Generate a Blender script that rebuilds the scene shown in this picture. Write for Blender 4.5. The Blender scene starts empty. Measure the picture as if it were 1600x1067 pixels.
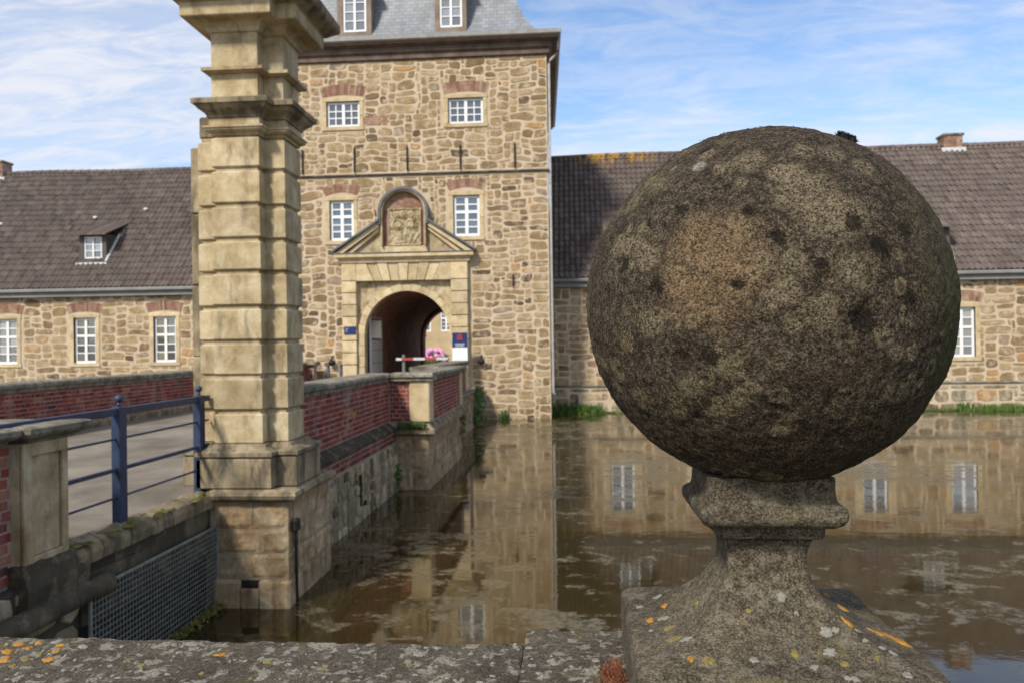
import bpy, bmesh, math, random
import numpy as np
from mathutils import Vector, noise, Matrix
from mathutils.bvhtree import BVHTree

scene = bpy.context.scene
# ------------------------------------------------------------------ camera
FPX = 1250.0; EYE = 1.6
YAW, PITCH, ROLL = math.radians(4.27), math.radians(0.2), math.radians(0.8)
cf = Vector((-math.sin(YAW)*math.cos(PITCH), math.cos(YAW)*math.cos(PITCH), math.sin(PITCH)))
cr0 = Vector((math.cos(YAW), math.sin(YAW), 0.0)); cu0 = cr0.cross(cf)
cr = math.cos(ROLL)*cr0 - math.sin(ROLL)*cu0
cu = math.sin(ROLL)*cr0 + math.cos(ROLL)*cu0
CAM = Vector((0, 0, EYE))
cd = bpy.data.cameras.new('camera'); cam = bpy.data.objects.new('camera', cd)
scene.collection.objects.link(cam); scene.camera = cam
cam.matrix_world = Matrix(((cr.x, cu.x, -cf.x, CAM.x), (cr.y, cu.y, -cf.y, CAM.y), (cr.z, cu.z, -cf.z, CAM.z), (0, 0, 0, 1)))
cd.sensor_width = 36.0; cd.lens = FPX/1600.0*36.0; cd.clip_start = 0.05; cd.clip_end = 3000
cd.dof.use_dof = True; cd.dof.focus_distance = 0.80; cd.dof.aperture_fstop = 15.0

# ------------------------------------------------------------------ world, sun, exposure
SUNV = Vector((-0.36, -0.68, 0.73)).normalized()
sun_el = math.asin(SUNV.z); sun_az = math.atan2(SUNV.x, SUNV.y)
w = bpy.data.worlds.new('World'); scene.world = w; w.use_nodes = True
nt = w.node_tree; nt.nodes.clear()
def wn(t, **k):
    n = nt.nodes.new(t)
    for a, b in k.items(): setattr(n, a, b)
    return n
out = wn('ShaderNodeOutputWorld'); bg = wn('ShaderNodeBackground'); bg.inputs['Strength'].default_value = 0.11
sky = wn('ShaderNodeTexSky', sky_type='NISHITA'); sky.sun_disc = False
sky.sun_elevation = sun_el; sky.sun_rotation = sun_az; sky.air_density = 1.0; sky.dust_density = 0.5; sky.ozone_density = 4.0
tc = wn('ShaderNodeTexCoord'); sep = wn('ShaderNodeSeparateXYZ'); nt.links.new(tc.outputs['Generated'], sep.inputs[0])
zz = wn('ShaderNodeMath', operation='MAXIMUM'); nt.links.new(sep.outputs[2], zz.inputs[0]); zz.inputs[1].default_value = 0.0
za = wn('ShaderNodeMath', operation='ADD'); nt.links.new(zz.outputs[0], za.inputs[0]); za.inputs[1].default_value = 0.16
dx = wn('ShaderNodeMath', operation='DIVIDE'); nt.links.new(sep.outputs[0], dx.inputs[0]); nt.links.new(za.outputs[0], dx.inputs[1])
dy = wn('ShaderNodeMath', operation='DIVIDE'); nt.links.new(sep.outputs[1], dy.inputs[0]); nt.links.new(za.outputs[0], dy.inputs[1])
cmb = wn('ShaderNodeCombineXYZ'); nt.links.new(dx.outputs[0], cmb.inputs[0]); nt.links.new(dy.outputs[0], cmb.inputs[1])
def cloud(rot, sc, nscale, detail, rough, dist, lo, hi, off):
    mp = wn('ShaderNodeMapping'); mp.inputs['Rotation'].default_value = (0, 0, rot); mp.inputs['Scale'].default_value = sc
    mp.inputs['Location'].default_value = off
    nt.links.new(cmb.outputs[0], mp.inputs[0])
    n = wn('ShaderNodeTexNoise'); n.inputs['Scale'].default_value = nscale; n.inputs['Detail'].default_value = detail
    n.inputs['Roughness'].default_value = rough; n.inputs['Distortion'].default_value = dist
    nt.links.new(mp.outputs[0], n.inputs['Vector'])
    r = wn('ShaderNodeMapRange', interpolation_type='SMOOTHSTEP'); r.inputs[1].default_value = lo; r.inputs[2].default_value = hi
    nt.links.new(n.outputs[0], r.inputs[0]); return r.outputs[0]
c1 = cloud(0.62, (0.6, 1.3, 1), 1.15, 10, 0.62, 0.7, 0.39, 0.56, (3.4, 1.1, 0))
c2 = cloud(0.75, (0.9, 2.0, 1), 3.6, 9, 0.66, 0.8, 0.36, 0.66, (0.4, 7.7, 0))
mul0 = wn('ShaderNodeMath', operation='MULTIPLY_ADD'); nt.links.new(c2, mul0.inputs[0]); mul0.inputs[1].default_value = 0.55; mul0.inputs[2].default_value = 0.45
c1m = wn('ShaderNodeMath', operation='MULTIPLY'); nt.links.new(c1, c1m.inputs[0]); nt.links.new(mul0.outputs[0], c1m.inputs[1])
mul = wn('ShaderNodeMath', operation='MULTIPLY'); nt.links.new(c2, mul.inputs[0]); mul.inputs[1].default_value = 0.34
mx = wn('ShaderNodeMath', operation='MAXIMUM'); nt.links.new(c1m.outputs[0], mx.inputs[0]); nt.links.new(mul.outputs[0], mx.inputs[1])
cl = wn('ShaderNodeMath', operation='MULTIPLY'); nt.links.new(mx.outputs[0], cl.inputs[0]); cl.inputs[1].default_value = 0.95
mixc = wn('ShaderNodeMixRGB'); nt.links.new(cl.outputs[0], mixc.inputs[0]); nt.links.new(sky.outputs[0], mixc.inputs[1])
mixc.inputs[2].default_value = (4.2, 4.3, 4.65, 1)
nt.links.new(mixc.outputs[0], bg.inputs[0]); nt.links.new(bg.outputs[0], out.inputs[0])
sl = bpy.data.lights.new('sun', 'SUN'); sl.energy = 2.5; sl.angle = math.radians(8.0); sl.color = (1.0, 0.94, 0.84)
so = bpy.data.objects.new('sun', sl); scene.collection.objects.link(so); so.location = (-20, -25, 40)
so.rotation_euler = (-SUNV).to_track_quat('-Z', 'Y').to_euler()
vs = scene.view_settings; vs.view_transform = 'Standard'; vs.look = 'None'; vs.gamma = 1.0; vs.exposure = 0.9; vs.use_curve_mapping = False
scene.render.engine = 'CYCLES'

# ------------------------------------------------------------------ pixel helper (photograph 1600 x 1067)
def ray(px, py): return cf + (px-800)/FPX*cr - (py-533.5)/FPX*cu
def hit(px, py, X=None, Y=None, Z=None):
    d = ray(px, py)
    t = (X-CAM.x)/d.x if X is not None else (Y-CAM.y)/d.y if Y is not None else (Z-CAM.z)/d.z
    return CAM + t*d
def proj(p):
    q = Vector(p)-CAM; z = q.dot(cf)
    if z < 0.05: return (-9e3, -9e3, z)
    return (800+FPX*q.dot(cr)/z, 533.5-FPX*q.dot(cu)/z, z)
def inframe(p, m=30):
    x, y, z = proj(p); return z > 0 and -m < x < 1600+m and -m < y < 1067+m

# ------------------------------------------------------------------ materials
MATS = {}
class NM:
    def __init__(s, name):
        s.m = bpy.data.materials.new(name); s.m.use_nodes = True; s.t = s.m.node_tree; s.t.nodes.clear()
        s.out = s.n('ShaderNodeOutputMaterial'); s.p = s.n('ShaderNodeBsdfPrincipled'); s.l(s.p.outputs[0], s.out.inputs[0])
        MATS[name] = s.m
        s._pos = None
    def n(s, t, **k):
        x = s.t.nodes.new(t)
        for a, b in k.items(): setattr(x, a, b)
        return x
    def l(s, a, b): s.t.links.new(a, b)
    def pos(s):
        if s._pos is None: s._pos = s.n('ShaderNodeNewGeometry').outputs['Position']
        return s._pos
    def noise(s, scale, detail=5, rough=0.55, dist=0.0, vec=None, stretch=None, off=(0, 0, 0)):
        v = vec or s.pos()
        if stretch or off != (0, 0, 0):
            mp = s.n('ShaderNodeMapping'); mp.inputs['Scale'].default_value = stretch or (1, 1, 1); mp.inputs['Location'].default_value = off
            s.l(v, mp.inputs[0]); v = mp.outputs[0]
        x = s.n('ShaderNodeTexNoise'); x.inputs['Scale'].default_value = scale; x.inputs['Detail'].default_value = detail
        x.inputs['Roughness'].default_value = rough; x.inputs['Distortion'].default_value = dist
        s.l(v, x.inputs['Vector']); return x.outputs[0]
    def vor(s, scale, vec=None, rnd=1.0, feature='F1', out='Distance'):
        x = s.n('ShaderNodeTexVoronoi', feature=feature); x.inputs['Scale'].default_value = scale; x.inputs['Randomness'].default_value = rnd
        s.l(vec or s.pos(), x.inputs['Vector']); return x.outputs[out]
    def warp(s, amount, scale, vec=None):
        v = vec or s.pos()
        x = s.n('ShaderNodeTexNoise'); x.inputs['Scale'].default_value = scale; x.inputs['Detail'].default_value = 3
        s.l(v, x.inputs['Vector'])
        sub = s.n('ShaderNodeVectorMath', operation='SUBTRACT'); s.l(x.outputs['Color'], sub.inputs[0]); sub.inputs[1].default_value = (.5, .5, .5)
        sc = s.n('ShaderNodeVectorMath', operation='SCALE'); s.l(sub.outputs[0], sc.inputs[0]); sc.inputs['Scale'].default_value = amount
        ad = s.n('ShaderNodeVectorMath', operation='ADD'); s.l(v, ad.inputs[0]); s.l(sc.outputs[0], ad.inputs[1]); return ad.outputs[0]
    def ramp(s, fac, stops, interp='LINEAR'):
        r = s.n('ShaderNodeValToRGB'); r.color_ramp.interpolation = interp
        el = r.color_ramp.elements
        while len(el) < len(stops): el.new(0.5)
        for e, (p, c) in zip(el, stops): e.position = p; e.color = (c[0], c[1], c[2], 1) if not isinstance(c, (int, float)) else (c, c, c, 1)
        s.l(fac, r.inputs[0]); return r.outputs[0]
    def rng(s, fac, a, b, c=0.0, d=1.0, smooth=True):
        r = s.n('ShaderNodeMapRange'); 
        if smooth: r.interpolation_type = 'SMOOTHSTEP'
        for i, v in enumerate((a, b, c, d)): r.inputs[i+1].default_value = v
        s.l(fac, r.inputs[0]); return r.outputs[0]
    def mix(s, fac, a, b, mode='MIX'):
        x = s.n('ShaderNodeMixRGB', blend_type=mode)
        for i, v in ((0, fac), (1, a), (2, b)):
            if isinstance(v, (int, float)): x.inputs[i].default_value = v if i == 0 else (v, v, v, 1)
            elif isinstance(v, tuple): x.inputs[i].default_value = (*v, 1)
            else: s.l(v, x.inputs[i])
        return x.outputs[0]
    def math(s, op, a, b=0.0):
        x = s.n('ShaderNodeMath', operation=op)
        for i, v in ((0, a), (1, b)):
            if isinstance(v, (int, float)): x.inputs[i].default_value = v
            else: s.l(v, x.inputs[i])
        return x.outputs[0]
    def attr(s, name='tint'):
        a = s.n('ShaderNodeAttribute'); a.attribute_name = name; return a.outputs['Fac']
    def bump(s, h, strength=0.4, dist=0.02, prev=None):
        b = s.n('ShaderNodeBump'); b.inputs['Strength'].default_value = strength; b.inputs['Distance'].default_value = dist
        s.l(h, b.inputs['Height'])
        if prev is not None: s.l(prev, b.inputs['Normal'])
        return b.outputs[0]
    def done(s, col, rough=0.85, normal=None, metal=0.0, spec=0.3):
        if isinstance(col, tuple): s.p.inputs['Base Color'].default_value = (*col, 1)
        else: s.l(col, s.p.inputs['Base Color'])
        if isinstance(rough, (int, float)): s.p.inputs['Roughness'].default_value = rough
        else: s.l(rough, s.p.inputs['Roughness'])
        s.p.inputs['Metallic'].default_value = metal; s.p.inputs['Specular IOR Level'].default_value = spec
        if normal is not None: s.l(normal, s.p.inputs['Normal'])
        return s.m

def m_simple(name, c, rough=0.6, var=0.15, scale=8, bump=0.15, bdist=0.01, metal=0.0, spec=0.3, bscale=None):
    k = NM(name); n = k.noise(scale, 6)
    a = tuple(v*(1-var) for v in c); b = tuple(min(1, v*(1+var)) for v in c)
    col = k.ramp(n, [(0.3, a), (0.7, b)])
    return k.done(col, rough, k.bump(k.noise(bscale or scale*5, 5), bump, bdist), metal, spec)

# rubble of the walls: tint picks the stone, noise weathers it
def m_rubble(name, stops, dark=0.6, streak=0.0, smear=(0.52, 0.415, 0.295)):
    k = NM(name); base = k.ramp(k.attr(), stops)
    n = k.noise(3.5, 7, 0.6); col = k.mix(0.75, base, k.ramp(n, [(0.28, 0.55), (0.5, 0.92), (0.72, 1.25)]), 'MULTIPLY')
    f = k.noise(26, 5, 0.7); col = k.mix(0.6, col, k.ramp(f, [(0.3, 0.7), (0.7, 1.2)]), 'MULTIPLY')
    pale = k.rng(k.noise(3.2, 9, 0.74, off=(4, 9, 2)), 0.50, 0.62); col = k.mix(k.math('MULTIPLY', pale, 0.68), col, smear)
    if streak:
        st = k.rng(k.noise(1.6, 5, 0.6, stretch=(3, 3, 0.5)), 0.46, 0.66); col = k.mix(k.math('MULTIPLY', st, streak), col, (0.05, 0.043, 0.03))
    b = k.bump(k.noise(9, 6, 0.65), 0.7, 0.03); b = k.bump(k.noise(45, 5, 0.7), 0.4, 0.008, b)
    return k.done(col, 0.9, b, spec=0.2)
RUB = m_rubble('sandstone_rubble', [(0.0, (0.11, 0.075, 0.045)), (0.2, (0.20, 0.135, 0.072)), (0.4, (0.27, 0.185, 0.095)), (0.6, (0.33, 0.23, 0.12)), (0.8, (0.38, 0.285, 0.165)), (0.92, (0.23, 0.18, 0.13)), (1.0, (0.40, 0.235, 0.10))])
RUBW = m_rubble('damp_wall_stone', [(0.0, (0.13, 0.10, 0.062)), (0.3, (0.25, 0.195, 0.12)), (0.6, (0.36, 0.29, 0.185)), (0.85, (0.46, 0.39, 0.27)), (1.0, (0.42, 0.26, 0.115))], streak=0.6)
RUBD = m_rubble('stained_wall_stone', [(0.0, (0.045, 0.038, 0.026)), (0.5, (0.09, 0.075, 0.05)), (0.8, (0.15, 0.125, 0.085)), (1.0, (0.22, 0.17, 0.095))], streak=0.75, smear=(0.20, 0.165, 0.11))
def m_mortar(name, c, c2):
    k = NM(name); n = k.noise(1.3, 6, 0.62); col = k.ramp(n, [(0.3, c2), (0.6, c)])
    col = k.mix(0.5, col, k.ramp(k.noise(14, 6, 0.7), [(0.3, 0.7), (0.7, 1.15)]), 'MULTIPLY')
    red = k.rng(k.noise(0.8, 5, 0.65, off=(11, 3, 5)), 0.60, 0.70); col = k.mix(k.math('MULTIPLY', red, 0.35), col, (0.33, 0.15, 0.09))
    return k.done(col, 0.95, k.bump(k.noise(30, 6, 0.7), 0.6, 0.012), spec=0.15)
MORT = m_mortar('lime_mortar', (0.55, 0.445, 0.315), (0.44, 0.33, 0.21))
MORTD = m_mortar('stained_mortar', (0.36, 0.30, 0.205), (0.17, 0.14, 0.095))

def m_ashlar(name, c1, c2, c3, dirt=(0.07, 0.06, 0.042), dirtamt=0.6, lo=0.52, hi=0.72, st=(2.5, 2.5, 0.7)):
    k = NM(name); n = k.noise(3.4, 7, 0.62, 0.4); col = k.ramp(n, [(0.32, c1), (0.5, c2), (0.66, c3)])
    t = k.ramp(k.attr(), [(0, 0.78), (1, 1.14)]); col = k.mix(0.8, col, t, 'MULTIPLY')
    col = k.mix(0.55, col, k.ramp(k.noise(40, 5, 0.7), [(0.3, 0.74), (0.7, 1.15)]), 'MULTIPLY')
    d = k.rng(k.noise(2.6, 8, 0.66, 0.2, stretch=st, off=(7, 2, 1)), lo, hi); d = k.math('MULTIPLY', d, dirtamt)
    col = k.mix(d, col, dirt)
    b = k.bump(k.noise(18, 6, 0.65), 0.35, 0.012); b = k.bump(k.noise(120, 4, 0.7), 0.3, 0.003, b)
    return k.done(col, 0.88, b, spec=0.2)
ASH = m_ashlar('pale_ashlar', (0.42, 0.315, 0.17), (0.54, 0.425, 0.25), (0.60, 0.49, 0.32), dirtamt=0.5, lo=0.56, hi=0.78)
PILL = m_ashlar('pillar_ashlar', (0.29, 0.21, 0.11), (0.44, 0.345, 0.20), (0.56, 0.47, 0.31), dirtamt=0.6, lo=0.49, hi=0.72)
PILD = m_ashlar('weathered_ashlar', (0.19, 0.145, 0.088), (0.28, 0.22, 0.135), (0.38, 0.31, 0.205), dirtamt=0.82, lo=0.42, hi=0.63)
COPE = m_ashlar('coping_stone', (0.13, 0.115, 0.085), (0.23, 0.205, 0.155), (0.31, 0.285, 0.22), dirtamt=0.75, lo=0.44, hi=0.64, st=(4, 4, 4))

def m_brick(name):
    k = NM(name)
    col = k.ramp(k.attr(), [(0.0, (0.085, 0.026, 0.022)), (0.2, (0.175, 0.037, 0.030)), (0.45, (0.235, 0.048, 0.036)), (0.7, (0.28, 0.072, 0.048)), (0.88, (0.33, 0.135, 0.085)), (1.0, (0.38, 0.19, 0.05))])
    col = k.mix(0.7, col, k.ramp(k.noise(22, 6, 0.65), [(0.3, 0.65), (0.7, 1.2)]), 'MULTIPLY')
    dust = k.rng(k.noise(2.2, 8, 0.68, stretch=(1.5, 1.5, 0.7)), 0.48, 0.68); col = k.mix(k.math('MULTIPLY', dust, 0.5), col, (0.36, 0.25, 0.21))
    dk = k.rng(k.noise(1.1, 6, 0.6, stretch=(2.5, 2.5, 0.4), off=(3, 3, 3)), 0.56, 0.72); col = k.mix(k.math('MULTIPLY', dk, 0.6), col, (0.055, 0.035, 0.03))
    return k.done(col, 0.88, k.bump(k.noise(70, 5, 0.7), 0.5, 0.006), spec=0.2)
BRK = m_brick('red_brick')
BMORT = m_simple('brick_joint_mortar', (0.34, 0.255, 0.215), 0.95, 0.4, 5, 0.5, 0.01, bscale=80)

def m_tile(name):
    k = NM(name)
    col = k.ramp(k.attr(), [(0.0, (0.078, 0.058, 0.049)), (0.5, (0.114, 0.088, 0.075)), (1.0, (0.152, 0.12, 0.103))])
    col = k.mix(0.6, col, k.ramp(k.noise(0.5, 7, 0.65), [(0.3, 0.72), (0.7, 1.3)]), 'MULTIPLY')
    g = k.rng(k.noise(5.0, 6, 0.7), 0.55, 0.78); col = k.mix(k.math('MULTIPLY', g, 0.4), col, (0.17, 0.15, 0.13))
    sp = k.n('ShaderNodeSeparateXYZ'); k.l(k.pos(), sp.inputs[0])
    lz = k.math('MULTIPLY', k.rng(sp.outputs[2], 9.5, 10.4), k.math('MULTIPLY', k.rng(sp.outputs[0], -0.2, 1.2), k.rng(sp.outputs[0], 3.0, 4.6, 1.0, 0.0)))
    lz = k.math('MULTIPLY', lz, k.rng(k.noise(4.5, 4, 0.6, stretch=(1, 0.3, 0.3)), 0.44, 0.56)); col = k.mix(k.math('MULTIPLY', lz, 0.9), col, (0.36, 0.20, 0.04))
    return k.done(col, 0.8, k.bump(k.noise(30, 5), 0.3, 0.01), spec=0.3)
TILE = m_tile('clay_pantile')
def m_slate(name):
    k = NM(name)
    mp = k.n('ShaderNodeMapping'); k.l(k.pos(), mp.inputs[0]); mp.inputs['Rotation'].default_value = (math.radians(90), 0, 0)
    bt = k.n('ShaderNodeTexBrick'); k.l(mp.outputs[0], bt.inputs['Vector']); bt.inputs['Scale'].default_value = 1.0
    bt.inputs['Brick Width'].default_value = 0.3; bt.inputs['Row Height'].default_value = 0.16; bt.inputs['Mortar Size'].default_value = 0.008
    bt.inputs['Color1'].default_value = (0.17, 0.18, 0.19, 1); bt.inputs['Color2'].default_value = (0.22, 0.23, 0.24, 1); bt.inputs['Mortar'].default_value = (0.10, 0.105, 0.11, 1)
    col = k.mix(0.8, bt.outputs[0], k.ramp(k.noise(1.2, 7, 0.65, stretch=(2, 2, 0.6)), [(0.3, 0.75), (0.7, 1.35)]), 'MULTIPLY')
    sp = k.rng(k.noise(9, 4, 0.7), 0.68, 0.74); col = k.mix(k.math('MULTIPLY', sp, 0.5), col, (0.4, 0.4, 0.37))
    return k.done(col, 0.55, k.bump(bt.outputs['Fac'], 0.4, -0.01), spec=0.4)
SLATE = m_slate('roof_slate')
LEAD = m_simple('lead_sheet', (0.115, 0.118, 0.122), 0.6, 0.35, 3, 0.2, 0.01)
ZINC = m_simple('zinc_gutter', (0.34, 0.325, 0.30), 0.6, 0.2, 3, 0.1, 0.004)
WOOD = m_simple('dark_eaves_timber', (0.12, 0.083, 0.063), 0.75, 0.4, 2.5, 0.3, 0.01)
WOODL = m_simple('dormer_timber', (0.20, 0.155, 0.12), 0.8, 0.35, 3, 0.3, 0.01)
WHITE = m_simple('white_window_paint', (0.78, 0.77, 0.74), 0.45, 0.05, 4, 0.05, 0.002)
WHITEG = m_simple('pale_flashing', (0.55, 0.55, 0.54), 0.6, 0.2, 6, 0.1, 0.004)
IRON = m_simple('black_iron', (0.022, 0.02, 0.019), 0.65, 0.4, 20, 0.3, 0.004, metal=0.2)
BLUE = m_simple('blue_railing_paint', (0.022, 0.036, 0.075), 0.5, 0.3, 9, 0.15, 0.002, spec=0.4)
BLUED = m_simple('dark_blue_enamel', (0.016, 0.03, 0.11), 0.4, 0.1, 5, 0.02, 0.001)
SIGNW = m_simple('white_enamel', (0.74, 0.76, 0.78), 0.4, 0.04, 5, 0.02, 0.001)
SIGNR = m_simple('red_enamel', (0.55, 0.06, 0.035), 0.45, 0.08, 5, 0.02, 0.001)
BARR = m_simple('barrier_red_paint', (0.36, 0.05, 0.045), 0.5, 0.15, 8, 0.05, 0.001)
GREYP = m_simple('grey_steel_post', (0.13, 0.15, 0.13), 0.5, 0.2, 8, 0.05, 0.002)
PLASTER = m_simple('beige_plaster', (0.42, 0.32, 0.19), 0.9, 0.12, 1.2, 0.2, 0.01)
DOORW = m_simple('pale_grey_gate_paint', (0.50, 0.51, 0.50), 0.55, 0.08, 3, 0.05, 0.003)
DOORG = m_simple('dark_gate_glass', (0.04, 0.042, 0.045), 0.15, 0.2, 2, 0.02, 0.001)
VAULT = m_simple('vault_brick', (0.27, 0.14, 0.10), 0.92, 0.4, 2.0, 0.6, 0.02)
DARK = m_simple('opening_shade_black', (0.02, 0.018, 0.014), 0.95, 0.4, 4, 0.4, 0.02)  # near-black colour stands in for the shade inside openings
WIRE = m_simple('galvanised_wire', (0.24, 0.25, 0.225), 0.55, 0.35, 14, 0.1, 0.001, metal=0.3)
def m_glass(name, c):
    k = NM(name); col = k.ramp(k.attr(), [(0, tuple(v*0.5 for v in c)), (1, tuple(v*1.6 for v in c))])
    k.p.inputs['IOR'].default_value = 1.9
    return k.done(col, 0.03, k.bump(k.noise(2.5, 2), 0.06, 0.02), spec=0.8)
GLASS = m_glass('window_glass', (0.03, 0.036, 0.04))
CURT = m_glass('curtained_glass', (0.16, 0.165, 0.165))

def m_deck(name):
    k = NM(name); n = k.noise(0.8, 9, 0.68, 0.3, stretch=(1.0, 0.8, 1)); col = k.ramp(n, [(0.32, (0.115, 0.096, 0.073)), (0.5, (0.185, 0.158, 0.124)), (0.68, (0.27, 0.236, 0.19))])
    col = k.mix(0.6, col, k.ramp(k.noise(60, 5, 0.75), [(0.3, 0.72), (0.7, 1.2)]), 'MULTIPLY')
    sp = k.rng(k.vor(22), 0.0, 0.16, 1, 0); col = k.mix(k.math('MULTIPLY', sp, 0.45), col, (0.48, 0.44, 0.38))
    return k.done(col, 0.92, k.bump(k.noise(110, 5, 0.7), 0.5, 0.006), spec=0.2)
DECK = m_deck('worn_bridge_paving')
STAIN = m_simple('black_stained_render', (0.06, 0.05, 0.036), 0.92, 0.7, 3.5, 0.7, 0.02, bscale=24)
GROUND = m_simple('packed_earth', (0.17, 0.14, 0.10), 0.95, 0.3, 2, 0.5, 0.02)
GRAVEL = m_simple('courtyard_gravel', (0.32, 0.27, 0.20), 0.95, 0.2, 6, 0.5, 0.02)
GRASSM = m_simple('grass_blades', (0.075, 0.135, 0.022), 0.6, 0.5, 7, 0.05, 0.001)
IVY = m_simple('ivy_leaves', (0.05, 0.10, 0.02), 0.6, 0.5, 9, 0.05, 0.001)
MOSS = m_simple('olive_moss', (0.13, 0.115, 0.028), 0.95, 0.55, 14, 0.9, 0.01)
MOSSD = m_simple('dark_moss', (0.028, 0.026, 0.022), 0.95, 0.4, 60, 0.6, 0.003)
REDM = m_simple('dry_red_moss', (0.20, 0.072, 0.036), 0.9, 0.5, 90, 0.5, 0.003)
LICO = m_simple('orange_lichen', (0.34, 0.165, 0.025), 0.9, 0.35, 220, 0.8, 0.001)
LICY = m_simple('yellow_lichen', (0.18, 0.145, 0.045), 0.9, 0.4, 220, 0.8, 0.001)
LICG = m_simple('pale_grey_lichen', (0.21, 0.20, 0.168), 0.92, 0.3, 260, 0.8, 0.001)
PINK = m_simple('pink_blossom', (0.66, 0.30, 0.52), 0.7, 0.3, 12, 0.1, 0.002)
LEAF = m_simple('shrub_leaf', (0.06, 0.13, 0.025), 0.6, 0.4, 12, 0.1, 0.002)
BARK = m_simple('tree_bark', (0.09, 0.07, 0.05), 0.9, 0.4, 6, 0.6, 0.02)

def m_water(name):
    k = NM(name)
    murk = k.ramp(k.noise(0.22, 5, 0.6), [(0.3, (0.024, 0.016, 0.004)), (0.7, (0.038, 0.026, 0.007))])
    v = k.warp(0.5, 1.2)
    n1 = k.noise(2.1, 9, 0.72, 0.4, vec=v, stretch=(0.9, 1.1, 1)); n2 = k.noise(0.17, 4, 0.5, stretch=(0.7, 1.5, 1), off=(2.3, 5.1, 0))
    m = k.math('ADD', n1, k.math('MULTIPLY', k.math('SUBTRACT', n2, 0.5), 0.55))
    mask = k.rng(m, 0.515, 0.60); fine = k.rng(k.noise(13, 5, 0.7), 0.40, 0.60)
    mask = k.math('MULTIPLY', mask, k.math('ADD', k.math('MULTIPLY', fine, 0.55), 0.25))
    col = k.mix(mask, murk, (0.15, 0.128, 0.078))
    rough = k.mix(mask, 0.035, 0.6)
    bmp = k.bump(k.noise(1.6, 4, 0.55, stretch=(1, 2.0, 1)), 0.05, 0.03); bmp = k.bump(k.noise(7, 3, 0.5, stretch=(1, 1.6, 1)), 0.045, 0.008, bmp)
    k.p.inputs['IOR'].default_value = 1.5
    sp = k.math('SUBTRACT', 0.75, k.math('MULTIPLY', mask, 0.6)); k.l(sp, k.p.inputs['Specular IOR Level'])
    return k.done(col, rough, bmp, spec=0.75) if False else _wfin(k, col, rough, bmp)
def _wfin(k, col, rough, bmp):
    k.p.inputs['Specular Tint'].default_value = (1.0, 0.87, 0.66, 1)
    k.l(col, k.p.inputs['Base Color']); k.l(rough, k.p.inputs['Roughness']); k.l(bmp, k.p.inputs['Normal']); return k.m
WATER = m_water('moat_water')

def m_oldbrick(name):
    k = NM(name)
    col = k.ramp(k.attr(), [(0.0, (0.17, 0.085, 0.06)), (0.4, (0.25, 0.125, 0.085)), (0.7, (0.30, 0.18, 0.125)), (1.0, (0.36, 0.27, 0.18))])
    col = k.mix(0.7, col, k.ramp(k.noise(7, 6, 0.65), [(0.3, 0.65), (0.7, 1.25)]), 'MULTIPLY')
    li = k.rng(k.noise(3.0, 6, 0.65), 0.50, 0.66); col = k.mix(k.math('MULTIPLY', li, 0.7), col, (0.40, 0.31, 0.2))
    return k.done(col, 0.9, k.bump(k.noise(40, 5, 0.7), 0.5, 0.006), spec=0.2)
OBRK = m_oldbrick('weathered_brick')

def m_mottled(name):
    k = NM(name); n = k.noise(3.8, 8, 0.66, 0.5)
    col = k.ramp(n, [(0.30, (0.15, 0.10, 0.058)), (0.43, (0.30, 0.20, 0.105)), (0.55, (0.40, 0.30, 0.18)), (0.70, (0.55, 0.47, 0.345))])
    col = k.mix(0.7, col, k.ramp(k.attr(), [(0, 0.75), (1, 1.2)]), 'MULTIPLY'); col = k.mix(0.6, col, k.ramp(k.noise(30, 6, 0.7), [(0.3, 0.65), (0.7, 1.2)]), 'MULTIPLY')
    d = k.rng(k.noise(2.2, 7, 0.65, stretch=(2.5, 2.5, 0.6), off=(1, 6, 2)), 0.50, 0.68); col = k.mix(k.math('MULTIPLY', d, 0.6), col, (0.075, 0.06, 0.04))
    b = k.bump(k.noise(10, 7, 0.68), 0.8, 0.03); b = k.bump(k.noise(60, 5, 0.7), 0.5, 0.006, b)
    return k.done(col, 0.9, b, spec=0.2)
MOTT = m_mottled('mottled_sandstone')

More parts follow.
